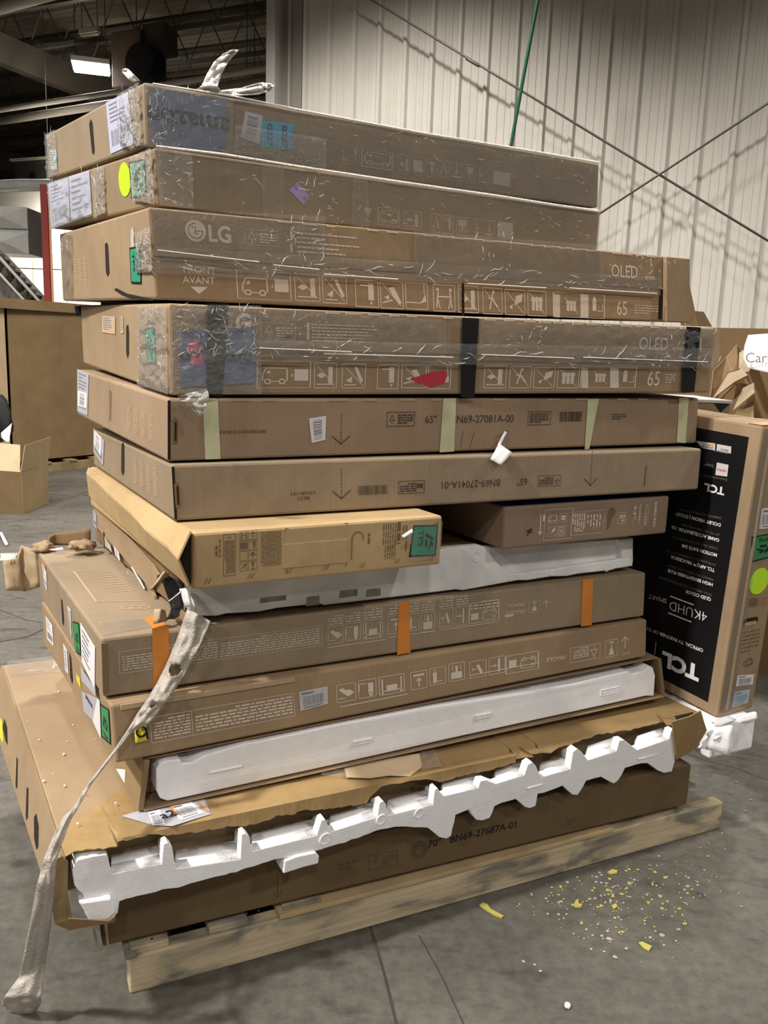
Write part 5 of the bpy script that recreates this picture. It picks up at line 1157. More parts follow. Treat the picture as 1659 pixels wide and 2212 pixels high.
# ---- cartons 4 and 3
def fsc(g, f, tl, br):
    fpx(g, f, tl, br, .0012); w3 = (br[0] - tl[0]); ipx(g, f, tl[0] + 3, tl[0] + w3 * .4, tl[1] + 3, br[1] - 3, 'tree', False); ppx(g, f, (tl[0] + w3 * .45, tl[1] + 8), (br[0] - 4, br[1] - 4), 4, 3, .5)
b4 = Box(4, 'tv_box', 'brown carton bound with black straps, a blue label and a pink sticker at its left', MC)
b3 = Box(3, 'tv_box', 'brown carton with round white emblem and white letters, second thick carton from the top', MC)
for b, sl in ((b3, (553, 622)), (b4, (760, 790))):
    pass
OFL = .0035
def flap(box, p0, p1):
    f = box.front; y0 = f.px(*p0)[1]; y1 = f.px(*p1)[1]
    lo = [f.P(0.004, y0, 0), f.P(f.W - .004, y1, 0), f.P(f.W - .004, f.H - .003, 0), f.P(.004, f.H - .003, 0)]
    box.hexa('front_flap', lo + [p + f.n * .003 for p in lo], MC, .0012)
flap(b3, (336, 553), (1425, 625)); flap(b4, (368, 748), (1535, 782))
f = b3.front; g = G(f)
x, y = f.px(421, 499); g.disc(x, y, .0235, 28); textpx(g, f, 'LG', 450, 521, .036, 0, .03, .052)
fsc(g, f, (526, 495), (600, 533)); 
for k, (xa, xb) in enumerate(((640, 850), (640, 740), (640, 860), (640, 790), (640, 812))):
    a = f.px(xa, 506 + k * 10); b = f.px(xb, 506 + k * 10); g.at(a[0], a[1]).para(0, 0, b[0] - a[0], .0045, 1, k + 3, .9); g.at(0, 0)
for yy in (500, 527): a = f.px(628, yy); g.rect(a[0] - .004, a[1] - .02, .006, .02)
textpx(g, f, 'OLED', 1318, 597, .036, 0, .008, .112); textpx(g, f, 'evo', 1391, 604, .018, 0, .01, .045)
g.build('printed_graphics', PRINT_W, OFL + .0008)
g = G(f); x, y = f.px(421, 499); g.ring(x, y, .016, .0018, 20, 90, 360); g.line([(x, y), (x + .016, y)], .0018); g.line([(x - .001, y + .009), (x - .001, y - .006), (x + .004, y - .006)], .0018); g.disc(x - .007, y + .007, .0018); g.build('emblem_lines', MCD, OFL + .0014)
g = G(f); textpx(g, f, 'FRONT', 432, 591, .0165, 0, .008, .074, 'c'); textpx(g, f, 'AVANT', 430, 613, .0165, 0, .008, .074, 'c'); rpx(g, f, [(411, 619), (449, 620), (430, 635)])
def row34(g, f, vanq, icons, pan):
    x0, x1, y0, y1 = vanq; ipx(g, f, x0, x1, y0, y1, None, True, t=.02); w3 = x1 - x0; ipx(g, f, x0 + 6, x0 + w3 * .6, y0 + 8, y1 - 2, 'van', False); ipx(g, f, x0 + w3 * .68, x0 + w3 * .97, y0 + 12, y1 - 10, 'carton', False); xx, yy = f.px(x0 + w3 * .65, (y0 + y1) / 2 + 2); g.at(0, 0).poly([(xx - .004, yy), (xx + .002, yy + .004), (xx + .002, yy - .004)])
    for (xa, xb, ya, yb, k) in icons: ipx(g, f, xa, xb, ya, yb, k, True)
    xa, xb, ya, yb = pan; ipx(g, f, xa, xb, ya, yb, None, True, t=.02); w3 = xb - xa; s3 = (yb - ya) * .0
    ipx(g, f, xa + 1, xa + w3 * .14, ya + 2, yb - 2, None, False); rr = lambda a0, a1: rpx(g, f, [(xa + w3 * a0, yb - 1), (xa + w3 * a1, yb), (xa + w3 * a1, ya + 3), (xa + w3 * a0, ya + 1)]); rr(0, .12); rr(.52, .68); ipx(g, f, xa + w3 * .18, xa + w3 * .5, ya + 6, yb - 6, 'group', False); ipx(g, f, xa + w3 * .72, xa + w3 * .97, ya + 6, yb - 6, 'bottle', False)
row34(g, f, (513, 628, 586, 647), [(637, 690, 592, 650, 'push'), (697, 748, 597, 655, 'tilt'), (768, 817, 606, 663, 'stand'), (822, 870, 608, 666, 'drop'), (876, 923, 612, 668, 'slide'), (936, 982, 616, 672, 'carry'), (990, 1033, 618, 675, 'push'), (1043, 1084, 622, 678, 'fall'), (1091, 1133, 626, 680, 'leaf'), (1140, 1179, 629, 682, 'group')], (1196, 1306, 634, 686))
textpx(g, f, '65', 1332, 680, .042, 0, .004, .043); ppx(g, f, (1370, 656), (1422, 680), 4, 3, .35)
g.build('printed_graphics', PRINT_W, .0008)
b3.slab(f, 'end_flap', f.px(1429, 600)[0], f.W + .004, .0, f.H - .002, .004, .016, MC, .003)
g = G(f); rpx(g, f, [(1421, 690), (1428, 690), (1432, 566), (1427, 566)]); g.build('tear_gap', MATS['slot_dark'], .0012); g = G(f); rpx(g, f, [(997, 682), (1003, 684), (1002, 606), (997, 612)]); g.build('tear_gap', MATS['slot_dark'], .0012)
tabs(b3, f, f.H - .007, .30, f.W - .08, .055, .03, .006, MTAB, off=OFL, seed=5)
lf = b3.left; slot(b3, lf, [(227, 528), (231, 523), (234, 530), (237, 590), (233, 598), (229, 588)]); tps(lf, [(285, 610), (306, 611), (304, 533), (282, 537)], M('label_mint_green', (.05, .30, .18), .45), -90, True)
lab(lf, [(284, 535), (291, 533), (290, 490), (284, 497)], M('label_pale_grey', (.50, .46, .40), .6), None, 'pale strip'); g = G(lf); g.poly(lf.pxs([(247, 626), (252, 622), (275, 634), (332, 646), (331, 650), (285, 645), (265, 638)])); g.build('dark_tear', MATS['slot_dark'], .001)
faintleft(b3, lf, (160, 560), (195, 615), 3, 4)
f = b4.front; g = G(f)
fsc(g, f, (563, 697), (636, 733))
for k, (xa, xb) in enumerate(((672, 890), (672, 905), (672, 870), (672, 880), (672, 850), (672, 860))):
    a = f.px(xa, 703 + k * 7); b = f.px(xb, 703 + k * 7); g.at(a[0], a[1]).para(0, 0, b[0] - a[0], .004, 1, k + 3, .8); g.at(0, 0)
for yy in (697, 716): a = f.px(664, yy); g.rect(a[0] - .003, a[1] - .018, .006, .018)
textpx(g, f, 'G', 507, 713, .036, 0, .03); textpx(g, f, 'OLED', 1377, 755, .036, 0, .008, .11); textpx(g, f, 'evo', 1450, 757, .018, 0, .01, .045); p, q = f.px(1511, 757), f.px(1511, 732); g.line([p, q], .006)
g.build('printed_graphics', PRINT_W, OFL + .0008)
g = G(f)
row34(g, f, (556, 671, 780, 838), [(679, 727, 784, 838, 'push'), (739, 789, 786, 838, 'tilt'), (815, 860, 788, 840, 'stand'), (868, 920, 788, 838, 'drop'), (925, 973, 788, 840, 'slide'), (1046, 1093, 790, 838, 'push'), (1101, 1147, 792, 838, 'fall'), (1153, 1198, 794, 838, 'leaf'), (1204, 1250, 794, 838, 'group')], (1256, 1374, 793, 838))
textpx(g, f, '65', 1397, 833, .042, 0, .004, .047); ppx(g, f, (1438, 806), (1458, 828), 4, 3, .4); g.build('printed_graphics', PRINT_W, .0008)
s = sticker(f, [(391, 836), (551, 826), (547, 705), (385, 716)], BLUE, 'label', OFL + .0012, 'blue-grey parcel label partly under a black strap'); upside(f, s, 'amazon', 466, 776, .026, NAVY, w=.155, bold=.02, off=OFL + .0024, parent=s)
s = sticker(f, [(414, 790), (439, 783), (426, 734), (401, 740)], PINK, 'pink_sticker', OFL + .003); upside(f, s, '2', 418, 765, .02, NAVY, off=OFL + .004, parent=s, rot=70)
for P_ in ([(443, 853), (478, 857), (491, 656), (445, 655)], [(991, 857), (1020, 858), (1030, 688), (994, 686)], [(1467, 848), (1494, 846), (1508, 707), (1478, 705)]):
    sticker(f, P_, STRAP, 'black_strap', OFL + .005, None, .0015)
sheet_px('black_strap', [((161, 660), (178, 660), depth(b4.w(b4.c['BLT'])) + .01), ((164, 680), (181, 682), depth(b4.w(b4.c['BLT'])) + .01)], STRAP, b4.root, n=2, th=.003)
g = G(f); g.at(0, 0).poly(f.pxs([(886, 818), (925, 806), (955, 800), (966, 805), (960, 828), (930, 836), (905, 828)])); g.build('red_smear', M('red_mark', (.50, .04, .07), .6), .0014)
tabs(b4, f, f.H - .007, .30, f.W - .08, .055, .03, .006, MTAB, off=OFL, seed=8)
lf = b4.left; slot(b4, lf, [(273, 706), (277, 700), (279, 715), (279, 765), (276, 775), (273, 762)]); tps(lf, [(321, 785), (338, 782), (335, 707), (315, 712)], GREEN, -90, True)
for P_ in ([(222, 718), (250, 722), (250, 684), (222, 682)], [(262, 720), (268, 720), (267, 684), (261, 684)]): lab(lf, P_, M('label_rub', (.50, .37, .25), .7), 'lines', None, 'rubbed_print', seed=3)
# ---- cartons 2 and 1
b2 = Box(2, 'tv_box', 'clear-wrapped carton second from the top with a lime green dot on its end', card('card_two', (.33, .245, .15)))
b1 = Box(1, 'tv_box', 'topmost clear-wrapped carton with a cyan sticker on its front', MC2)
f = b1.front; g = G(f)
s = sticker(f, [(329, 312), (486, 330), (489, 215), (328, 190)], BLUE, 'label', .0012, 'blue-grey parcel label upside down'); upside(f, s, 'amazon', 409, 264, .042, NAVY, w=.2, bold=.022, off=.0022, parent=s)
lab(f, [(519, 297), (561, 312), (567, 250), (529, 240)], M('label_offwhite', (.55, .55, .56), .5), 'vbars', 'white barcode label', seed=4)
s = sticker(f, [(562, 317), (629, 325), (634, 267), (566, 260)], CYAN, 'cyan_sticker', .0014); g2 = G(f)
for t, px in (('B227', 609), ('G227', 577)): x, y = f.px(px, 296 if t == 'B227' else 291); g2.at(x, y, -90); g2.text(t, 0, -.0, .014, .012, .052, 'c')
g2.at(0, 0).build('printed_text', NAVY, .0024, parent=s)
faint = M('print_wrapped', (.46, .39, .30), .7)
ipx(g, f, 728, 756, 322, 352, 'up', False, 180); ipx(g, f, 760, 775, 318, 350, 'glass', True)
for k, (xa, xb) in enumerate(((782, 848), (860, 885), (892, 912), (918, 940), (946, 968), (974, 998), (1006, 1024), (1030, 1046))):
    yy = 325 + (xa - 780) * .14; ipx(g, f, xa, xb, yy, yy + 38, ('van', 'push', 'carton', 'stand', 'tilt', 'down', 'lift', 'stack')[k], True, 0, .04)
fpx(g, f, (728, 352), (850, 362), .001); g.build('printed_graphics', faint, .0008)
sticker(f, [(1065, 398), (1100, 404), (1103, 374), (1067, 369)], M('label_clouded', (.42, .39, .34), .6), 'label', .001)
lf = b1.left; slot(b1, lf, [(193, 268), (196, 257), (200, 264), (205, 325), (203, 335), (199, 330)])
lab(lf, [(240, 333), (290, 311), (278, 198), (230, 222)], LAV, 'ship', 'lavender shipping label under film', seed=6); lab(lf, [(111, 366), (124, 367), (123, 323), (109, 325)], M('label_pale_cyan', (.45, .60, .58), .5), 'lines', 'small pale cyan label', seed=2)
f2 = b2.front; g = G(f2)
s = sticker(f2, [(624, 411), (656, 443), (667, 422), (641, 394)], PURPLE, 'purple_sticker', .0013); g2 = G(f2)
for t, px, py in (('G3', 636, 407), ('13', 655, 431)): x, y = f2.px(px, py); g2.at(x, y, -48); g2.text(t, 0, 0, .008, .01, None, 'c')
g2.at(0, 0).build('printed_text', NAVY, .0022, parent=s)
for k, (xa, xb) in enumerate(((776, 812), (816, 862), (872, 910), (930, 950), (956, 978), (986, 1010), (1022, 1040), (1046, 1066))):
    yy = 445 + (xa - 776) * .12; ipx(g, f2, xa, xb, yy, yy + 38, ('glass', 'van', 'push', 'tilt', 'stand', 'lift', 'stack', 'down')[k], k != 0, 0, .04)
fpx(g, f2, (930, 460), (1068, 506), .001); g.build('printed_graphics', faint, .0008)
sticker(f2, [(1073, 512), (1107, 517), (1108, 482), (1075, 478)], MATS['label_clouded'], 'label', .001); ppx_ = None
lf2 = b2.left; lab(lf2, [(112, 496), (152, 478), (149, 384), (105, 398)], LAV, 'ship', 'lavender label, left of a pair', seed=7); lab(lf2, [(155, 478), (200, 462), (194, 368), (150, 382)], LAV, 'lines', 'lavender label, right of a pair', seed=8)
g = G(lf2); cx, cy = lf2.px(270, 388); hy = lf2.px(270, 350)[1] - cy; hx = abs(lf2.px(283, 388)[0] - cx); g.disc(cx, cy, hx, 28, hy); g.build('lime_dot', LIME, .0014); tps(lf2, [(286, 428), (317, 420), (313, 345), (281, 352)], M('label_film_green', (.20, .38, .28), .4), 0, True)
# ---- plastic wrap, tape glints
W_ = film_patch
W_(b1.front, [(314, 318), (1292, 450), (1295, 352), (310, 180)], WRAP, 'stretch_wrap', .004, .0035, 90, 14, 1, 9, 30, 1)
W_(b1.front, [(316, 316), (500, 342), (500, 205), (312, 180)], WRAP, 'stretch_wrap', .009, .004, 50, 30, 11, 45, 45, 1)
W_(b1.front, [(500, 330), (700, 372), (700, 300), (505, 270)], WRAPX, 'stretch_wrap', .009, .003, 40, 16, 13, 25, 70, 1)
W_(b1.left, [(262, 322), (312, 314), (306, 178), (258, 208)], WRAPX, 'stretch_wrap', .006, .008, 26, 34, 2, 40, 30, 1)
W_(b1.left, [(104, 388), (128, 376), (122, 280), (99, 291)], WRAPX, 'stretch_wrap', .004, .004, 10, 16, 6, 40, 40, 1)
W_(b2.front, [(342, 444), (1297, 540), (1296, 456), (336, 322)], WRAP, 'stretch_wrap', .004, .0035, 90, 14, 3, 8, 26, 1)
W_(b2.front, [(342, 444), (415, 452), (412, 334), (336, 322)], WRAPX, 'clear_tape', .008, .003, 20, 20, 14, 40, 40, 1)
W_(b2.front, [(565, 470), (612, 476), (608, 360), (562, 354)], TAPE, 'clear_tape', .008, .003, 12, 20, 15, 40, 40, 1)
W_(b2.front, [(755, 498), (795, 503), (790, 390), (758, 386)], TAPE, 'clear_tape', .008, .003, 12, 20, 16, 40, 40, 1)
W_(b2.left, [(292, 432), (341, 443), (332, 320), (285, 340)], WRAPX, 'stretch_wrap', .006, .007, 26, 30, 4, 45, 30, 1)
W_(b2.left, [(208, 470), (232, 460), (228, 358), (206, 366)], WRAPX, 'clear_tape', .005, .003, 10, 24, 5, 60, 40, 1)
W_(b2.left, [(112, 497), (202, 465), (194, 368), (104, 396)], WRAPX, 'stretch_wrap', .005, .003, 26, 20, 7, 25, 25, 1)
W_(b3.front, [(335, 577), (1424, 638), (1424, 600), (334, 532)], WRAP, 'clear_tape', .0065, .003, 110, 8, 5, 12, 60, 1)
W_(b3.front, [(334, 590), (700, 612), (700, 468), (322, 450)], WRAP, 'stretch_wrap', .0072, .003, 60, 24, 17, 14, 30, 1)
W_(b3.front, [(895, 600), (1300, 622), (1300, 530), (890, 500)], TAPE, 'stretch_wrap', .0072, .003, 60, 14, 18, 14, 40, 1)
W_(b3.left, [(298, 590), (334, 588), (328, 490), (296, 505)], WRAPX, 'stretch_wrap', .004, .005, 14, 26, 6, 50, 40, 1)
W_(b3.left, [(136, 650), (160, 648), (158, 508), (128, 503)], TAPE, 'clear_tape', .003, .003, 10, 16, 9, 40, 30)
W_(b4.front, [(368, 778), (1535, 795), (1536, 752), (367, 730)], WRAP, 'clear_tape', .0115, .003, 110, 8, 8, 12, 60, 1)
W_(b4.front, [(368, 850), (560, 850), (560, 660), (366, 658)], WRAPX, 'stretch_wrap', .0125, .005, 46, 40, 9, 26, 26, 1)
W_(b4.front, [(560, 772), (960, 786), (960, 690), (560, 668)], WRAP, 'stretch_wrap', .0075, .003, 60, 18, 19, 16, 40, 1)
W_(b4.front, [(1030, 775), (1548, 790), (1548, 712), (1034, 692)], WRAP, 'stretch_wrap', .0085, .003, 80, 18, 20, 16, 40, 1)
W_(b4.left, [(300, 830), (367, 852), (364, 660), (300, 660)], WRAPX, 'stretch_wrap', .004, .004, 24, 34, 10, 30, 30, 1)
MILK = film('milky_film', haze=.93, bscale=60, bstr=.6, rough=.15, hazecol=(.82, .80, .76))
def edge_band(box, pxs_, wpx, name='wrap_edge', dz=.012, mat=None):
    rows = []
    for x, y in pxs_: d = depth(box.w(box.front.P(*box.front.px(x, y)))) - dz; rows.append(((x, y - wpx / 2), (x, y + wpx / 2), d))
    return sheet_px(name, rows, mat or MILK, box.root, n=3, th=0, curl=-.004)
for bx, L_ in ((b3, [[(590, 572), (690, 582)], [(700, 592), (860, 603)], [(1010, 612), (1180, 622)], [(1230, 622), (1420, 634)], [(340, 540), (560, 566)]]), (b4, [[(560, 752), (760, 760)], [(1040, 766), (1240, 774)], [(1260, 772), (1530, 782)], [(700, 764), (980, 772)]])):
    for P_ in L_: edge_band(bx, P_, 2.2, 'tape_highlight', .022, MATS['film_glint'])  # thin bright strips paint the long highlights along the seam tape
edge_band(b2, [(337, 316), (480, 333), (640, 359), (870, 394), (1080, 424), (1200, 443), (1294, 456)], 6)
edge_band(b1, [(330, 181), (500, 207), (640, 236), (900, 285), (1100, 318), (1294, 351)], 5)
creases(b1.front, [(340, 315), (486, 330), (486, 205), (320, 185)], 60, 1, .013)
creases(b1.front, [(500, 325), (690, 372), (690, 335), (505, 300)], 40, 2, .013, (.004, .02), (.0003, .0006))
creases(b1.front, [(312, 316), (345, 320), (340, 190), (308, 180)], 30, 3, .013)
creases(b1.front, [(700, 345), (1290, 430), (1290, 350), (700, 260)], 34, 4, .008, (.006, .05), (.0003, .0007), -4, 60)
creases(b1.left, [(268, 306), (311, 300), (306, 182), (266, 208)], 60, 5, .012)
creases(b1.left, [(104, 388), (126, 376), (121, 280), (99, 291)], 30, 6, .008)
creases(b2.left, [(292, 432), (341, 443), (334, 334), (288, 354)], 70, 7, .012)
creases(b2.left, [(208, 470), (232, 460), (228, 358), (206, 366)], 34, 8, .009, ang=90, spread=70)
creases(b2.left, [(112, 497), (200, 465), (194, 368), (105, 396)], 26, 9, .009, ang=80, spread=60)
creases(b2.front, [(345, 440), (415, 450), (412, 336), (338, 324)], 34, 10, .012)
creases(b2.front, [(600, 474), (780, 498), (780, 390), (600, 365)], 34, 11, .010, (.006, .04))
creases(b2.front, [(1120, 510), (1290, 530), (1290, 468), (1120, 445)], 26, 12, .009, (.01, .05), ang=0, spread=30)
creases(b2.front, [(420, 440), (1120, 510), (1120, 450), (420, 350)], 30, 13, .009, (.01, .07), ang=-3, spread=24)
creases(b3.front, [(335, 577), (1424, 632), (1424, 606), (334, 540)], 80, 14, .0115, (.01, .09), (.0003, .0011), 0, 30)
creases(b3.front, [(560, 600), (720, 610), (720, 480), (560, 470)], 40, 15, .011, (.006, .05))
creases(b3.front, [(1020, 600), (1100, 605), (1100, 510), (1020, 505)], 16, 16, .011, (.01, .06), ang=70, spread=50)
creases(b3.front, [(1300, 600), (1470, 600), (1470, 560), (1300, 552)], 24, 17, .021, (.006, .04))
creases(b3.left, [(300, 588), (334, 588), (328, 492), (298, 506)], 50, 18, .010)
creases(b3.left, [(136, 560), (160, 560), (158, 512), (130, 505)], 14, 19, .008)
creases(b4.front, [(368, 775), (1535, 793), (1536, 765), (367, 738)], 90, 20, .0165, (.01, .08), (.0003, .0011), 0, 30)
creases(b4.front, [(368, 770), (555, 775), (555, 668), (366, 660)], 85, 21, .0185, (.006, .05))
creases(b4.front, [(560, 768), (760, 772), (760, 700), (560, 675)], 40, 22, .0115, (.006, .03))
creases(b4.front, [(1080, 775), (1180, 778), (1180, 705), (1080, 700)], 34, 23, .0125, (.006, .04))
creases(b4.front, [(1380, 785), (1545, 790), (1545, 715), (1380, 708)], 30, 24, .0125, (.006, .05))
creases(b4.left, [(302, 830), (366, 850), (363, 664), (302, 664)], 46, 25, .008, (.004, .03))
D1 = depth(b1.w(b1.c['FLT']))
r = sheet_px('torn_wrap_strip', [((425, 193), (478, 199), D1 + .09), ((436, 184), (470, 186), D1 + .07), ((446, 162), (478, 160), D1 + .08), ((462, 134), (494, 132), D1 + .08), ((482, 117), (503, 122), D1 + .07), ((497, 109), (511, 114), D1 + .06), ((505, 107), (516, 108), D1 + .06)], MILK, None, n=6, th=.001, wob=.02, seed=2); tag(r, 'upright curling strip of torn milky wrap on top of the stack', 'plastic wrap')
r = sheet_px('torn_wrap_strip', [((470, 196), (478, 203), D1 + .13), ((520, 190), (520, 206), D1 + .14), ((556, 180), (560, 204), D1 + .14), ((566, 178), (572, 200), D1 + .15), ((582, 180), (584, 196), D1 + .15), ((597, 184), (590, 190), D1 + .15)], MILK, None, n=6, th=.001, wob=.02, seed=5); tag(r, 'flat ragged strip of torn milky wrap along the top edge of the stack', 'plastic wrap')
r = sheet_px('torn_wrap_strip', [((288, 177), (302, 174), D1 + .03), ((278, 172), (292, 164), D1 + .02), ((264, 156), (278, 150), D1 + .03), ((264, 150), (272, 147), D1 + .03)], MILK, None, n=4, th=.001, wob=.01, seed=8); tag(r, 'small twist of torn milky wrap at the left corner on top', 'plastic wrap')
r = sheet_px('loose_wrap', [((383, 856), (448, 838), depth(b4.w(b4.c['FLB'])) - .03), ((392, 866), (452, 858), depth(b4.w(b4.c['FLB'])) - .035), ((410, 880), (445, 878), depth(b4.w(b4.c['FLB'])) - .03), ((430, 898), (438, 896), depth(b4.w(b4.c['FLB'])) - .025)], film('milky_crumpled', haze=.38, bscale=80, bstr=1, rough=.1), b4.root, n=8, th=0, wob=.02, seed=4)
# small loose cardboard piece behind the thick cartons at right
D3 = depth(b3.w(b3.c['FRB'])) + .05
scrap([(1470, 703, D3), (1507, 704, D3), (1487, 608, D3), (1476, 606, D3)], MC7, 'yellowish cardboard corner standing behind the right end of a thick carton', th=.004)
scrap([(1490, 704, D3 + .03), (1537, 706, D3 + .03), (1519, 674, D3 + .03), (1495, 672, D3 + .03)], MC3, 'low brown cardboard piece right of the yellowish corner', th=.004)
# ---- tall carton with black front leaning at the right
bT = Box(18, 'tv_box', 'tall carton with black printed front standing at the right of the stack', MC, bev=.008)
lf = bT.left; ff = bT.front; g = G(lf)
x1, yt = lf.px(1618, 944); _, yb = lf.px(1538, 1521); g.rect(.05, yb, x1 - .05, yt - yb); pnl = g.build('black_panel', BLACK, .0012)
pnl.data.materials[0] = M('black_panel_ink', (.006, .006, .007), .45)
g = G(lf); TW = M('print_bright', (.70, .68, .68), .6); TG = M('print_dim', (.13, .13, .13), .6)
def tt(gg, t, r, l, hpx, bold=0):
    """upside-down line of text whose baseline runs from photo point r (start, right) to l (end, left)"""
    p, q = lf.px(*r), lf.px(*l); rot = math.degrees(math.atan2(q[1] - p[1], q[0] - p[0])); w_ = math.hypot(q[0] - p[0], q[1] - p[1])
    h = hpx / FPX * depth(bT.w(lf.P(*p))); gg.at(p[0], p[1], rot); gg.text(t, 0, 0, h, bold, w_); gg.at(0, 0)
for t, r, l, h, b_ in (('TCL', (1513, 1441), (1432, 1407), 34, .05), ('OFFICIAL TV PARTNER OF TH', (1520, 1402), (1399, 1354), 8, .02), ('4KUHD', (1529, 1324), (1448, 1298), 22, -.012), ('SMART', (1441, 1294), (1402, 1283), 10, 0),
        ('QLED COLOR', (1537, 1292), (1482, 1274), 7.5, .025), ('HIGH BRIGHTNESS PLUS', (1541, 1260), (1444, 1229), 7.5, .025), ('TCL AIPQ\u2122 PROCESSOR', (1545, 1229), (1450, 1199), 7.5, .025), ('MOTION RATE 240', (1550, 1196), (1474, 1175), 7.5, .025),
        ('GAME ACCELERATOR 120', (1555, 1164), (1452, 1135), 7.5, .025), ('DOLBY VISION | DOLBY', (1558, 1131), (1459, 1106), 7.5, .025), ('TCL', (1567, 1054), (1523, 1044), 17, .04)): tt(g, t, r, l, h, b_)
for a, b in (((1445, 1324), (1493, 1343)), ((1450, 1288), (1498, 1306))): g.line([lf.px(*a), lf.px(*b)], .004)
p = lf.px(1418, 1387); q = lf.px(1415, 1413); g.line([p, q], .003)
g.build('printed_text', TW, .002, parent=pnl)
g = G(lf)
for t, r, l, h in (('RICH, VIBRANT COLORS BRING ENTER', (1538, 1283), (1425, 1244), 5.5), ('PERFECT PICTURE IN ANY ROOM', (1542, 1250), (1444, 1219), 5.5), ('INTELLIGENTLY OPTIMIZED PICTURE', (1547, 1218), (1440, 1187), 5.5), ('CLEAR, FAST ACTION IN MOTION', (1551.5, 1183), (1454, 1157), 5.5),
        ('UP TO 120 VRR FOR FAST', (1556.5, 1153.6), (1472, 1130), 5.5), ('CINEMATIC PICTURE AND SOUND', (1560, 1117), (1467, 1098), 5.5), ('Entertainment in', (1571.7, 1034), (1514, 1024), 6), ('Disney+', (1543, 1004), (1523, 1001), 6)): tt(g, t, r, l, h)
g.build('small_print', TG, .002, parent=pnl)
for P_, m in (([(1549, 974), (1580, 979.6), (1581, 964.5), (1550, 959)], WHITE), ([(1519, 968), (1545.6, 973), (1546.5, 958), (1504, 952)], WHITE), ([(1546.5, 1026), (1572, 1029.6), (1575, 1004), (1550, 999)], WHITE)):
    s = sticker(lf, P_, M('patch_white', (.60, .56, .56), .5), 'logo_patch', .0022)
    s.parent = pnl
g = G(lf); tt(g, 'NETFLIX', (1570, 1015), (1550, 1011), 5, .01); g.build('logo_text', M('ink_red', (.5, .03, .05), .6), .0034, parent=pnl)
g = G(lf)
for P_ in ((1575, 974), (1542, 964)): x, y = lf.px(*P_); g.at(x, y, 180).para(0, -.004, .05, .014, 2, 3, .6)
g.at(0, 0).build('logo_text', M('ink_grey', (.2, .2, .25), .6), .0034, parent=pnl)
g = G(lf); x, y = lf.px(1540, 962); g.disc(x, y, .006); g.build('logo_dot', M('ink_orange', (.7, .4, .05), .6), .0036, parent=pnl)
lab(ff, [(1588, 1455 + 27), (1625, 1478), (1628, 1456), (1592, 1459)], WHITE, 'bar', 'white barcode label', seed=3); lab(ff, [(1579, 1527), (1614, 1518), (1620, 1488), (1584, 1495)], M('label_pale_blue', (.38, .50, .58), .5), 'bar', 'pale blue barcode label', seed=4)
lab(ff, [(1638, 1143), (1690, 1138), (1692, 1094), (1644, 1098)], WHITE, 'bar', 'white label', seed=6); tps(ff, [(1622, 1213), (1680, 1198), (1683, 1150), (1624, 1160)], GREEN2, 180, True)
g = G(ff); x, y = ff.px(1639, 1255); rx = abs(ff.px(1659, 1255)[0] - x); ry = abs(ff.px(1639, 1227)[1] - y); g.disc(x, y, rx, 28, ry); g.build('lime_dot', LIME, .0014)
g = G(ff); rpx(g, ff, [(1615, 1312), (1634, 1309), (1636, 1291), (1617, 1293)]); ppx(g, ff, (1604, 1362), (1636, 1404), 6, 4, .35)
x, y = ff.px(1618, 1430); g.ring(x, y, .012, .004); ipx(g, ff, 1604, 1628, 1424, 1440, 'van', False); g.build('printed_graphics', PRINT_M)
g = G(ff); rpx(g, ff, [(1637, 1308), (1655, 1305), (1657, 1289), (1638, 1291)]); g.build('printed_block', M('print_tan', (.28, .19, .11), .7))
g = G(ff); x, y = ff.px(1621, 1342); g.poly([(x + s_ * .022 + .012 * math.cos(R_(a)), y + .012 * math.sin(R_(a))) for s_, rng in ((1, range(-90, 91, 30)), (-1, range(90, 271, 30))) for a in rng]); g.build('hand_hole', MATS['slot_dark'], .001)
g = G(ff); g.poly([(x + s_ * .02 + .008 * math.cos(R_(a)), y - .006 + .006 * math.sin(R_(a))) for s_, rng in ((1, range(-90, 91, 30)), (-1, range(90, 271, 30))) for a in rng]); g.build('hand_hole_flap', MCL, .002)
W_(ff, [(1552, 1545), (1580, 1540), (1676, 930), (1650, 925)], TAPE, 'clear_tape', .002, .0015, 8, 60, 5, 50, 8)
bT.slab(ff, 'fold_ridge', .035, .045, .02, ff.H - .02, 0, .003, MCL); bT.slab(bT.top, 'top_edge', .002, bT.L - .002, .002, .05, 0, .002, MCL)
# ---- hanging strap of foam wrap
STRP = film('foam_wrap', haze=.55, bscale=90, bstr=.5, rough=.35, hazecol=(.62, .57, .51))
def dfront(box, px, py, o=.02): return depth(box.w(box.front.P(*box.front.px(px, py)))) - o
rows = [((405, 1314), (455, 1342), dfront(b9, 430, 1345)), ((386, 1370), (437, 1384), dfront(b9, 410, 1380)), ((362, 1430), (403, 1450), dfront(b9, 382, 1440)), ((340, 1474), (380, 1486), dfront(b9, 360, 1480, .03)), ((319, 1509), (358, 1516), dfront(b10, 338, 1530, .04)), ((296, 1543), (322, 1562), dfront(b10, 310, 1560, .03)), ((276, 1577), (284, 1582), dfront(b10, 280, 1580, .025)),
        ((247, 1620), (251, 1623), dfront(b10, 256, 1622, .03)), ((193, 1690), (197, 1693), 1.68), ((160, 1744), (166, 1748), 1.64), ((138, 1764), (152, 1771), 1.61), ((115, 1807), (137, 1812), 1.585), ((95, 1855), (121, 1860), 1.58), ((80, 1914), (117, 1914), 1.60), ((61, 2015), (110, 1990), 1.68), ((42, 2110), (98, 2084), 1.77)]
dl_ = depth(ground(50, 2180, .01)); rows += [((12, 2150), (90, 2150), dl_ - .05), ((4, 2166), (88, 2168), dl_ - .02), ((24, 2194), (76, 2186), dl_ + .01)]
nR = len(rows) - 1
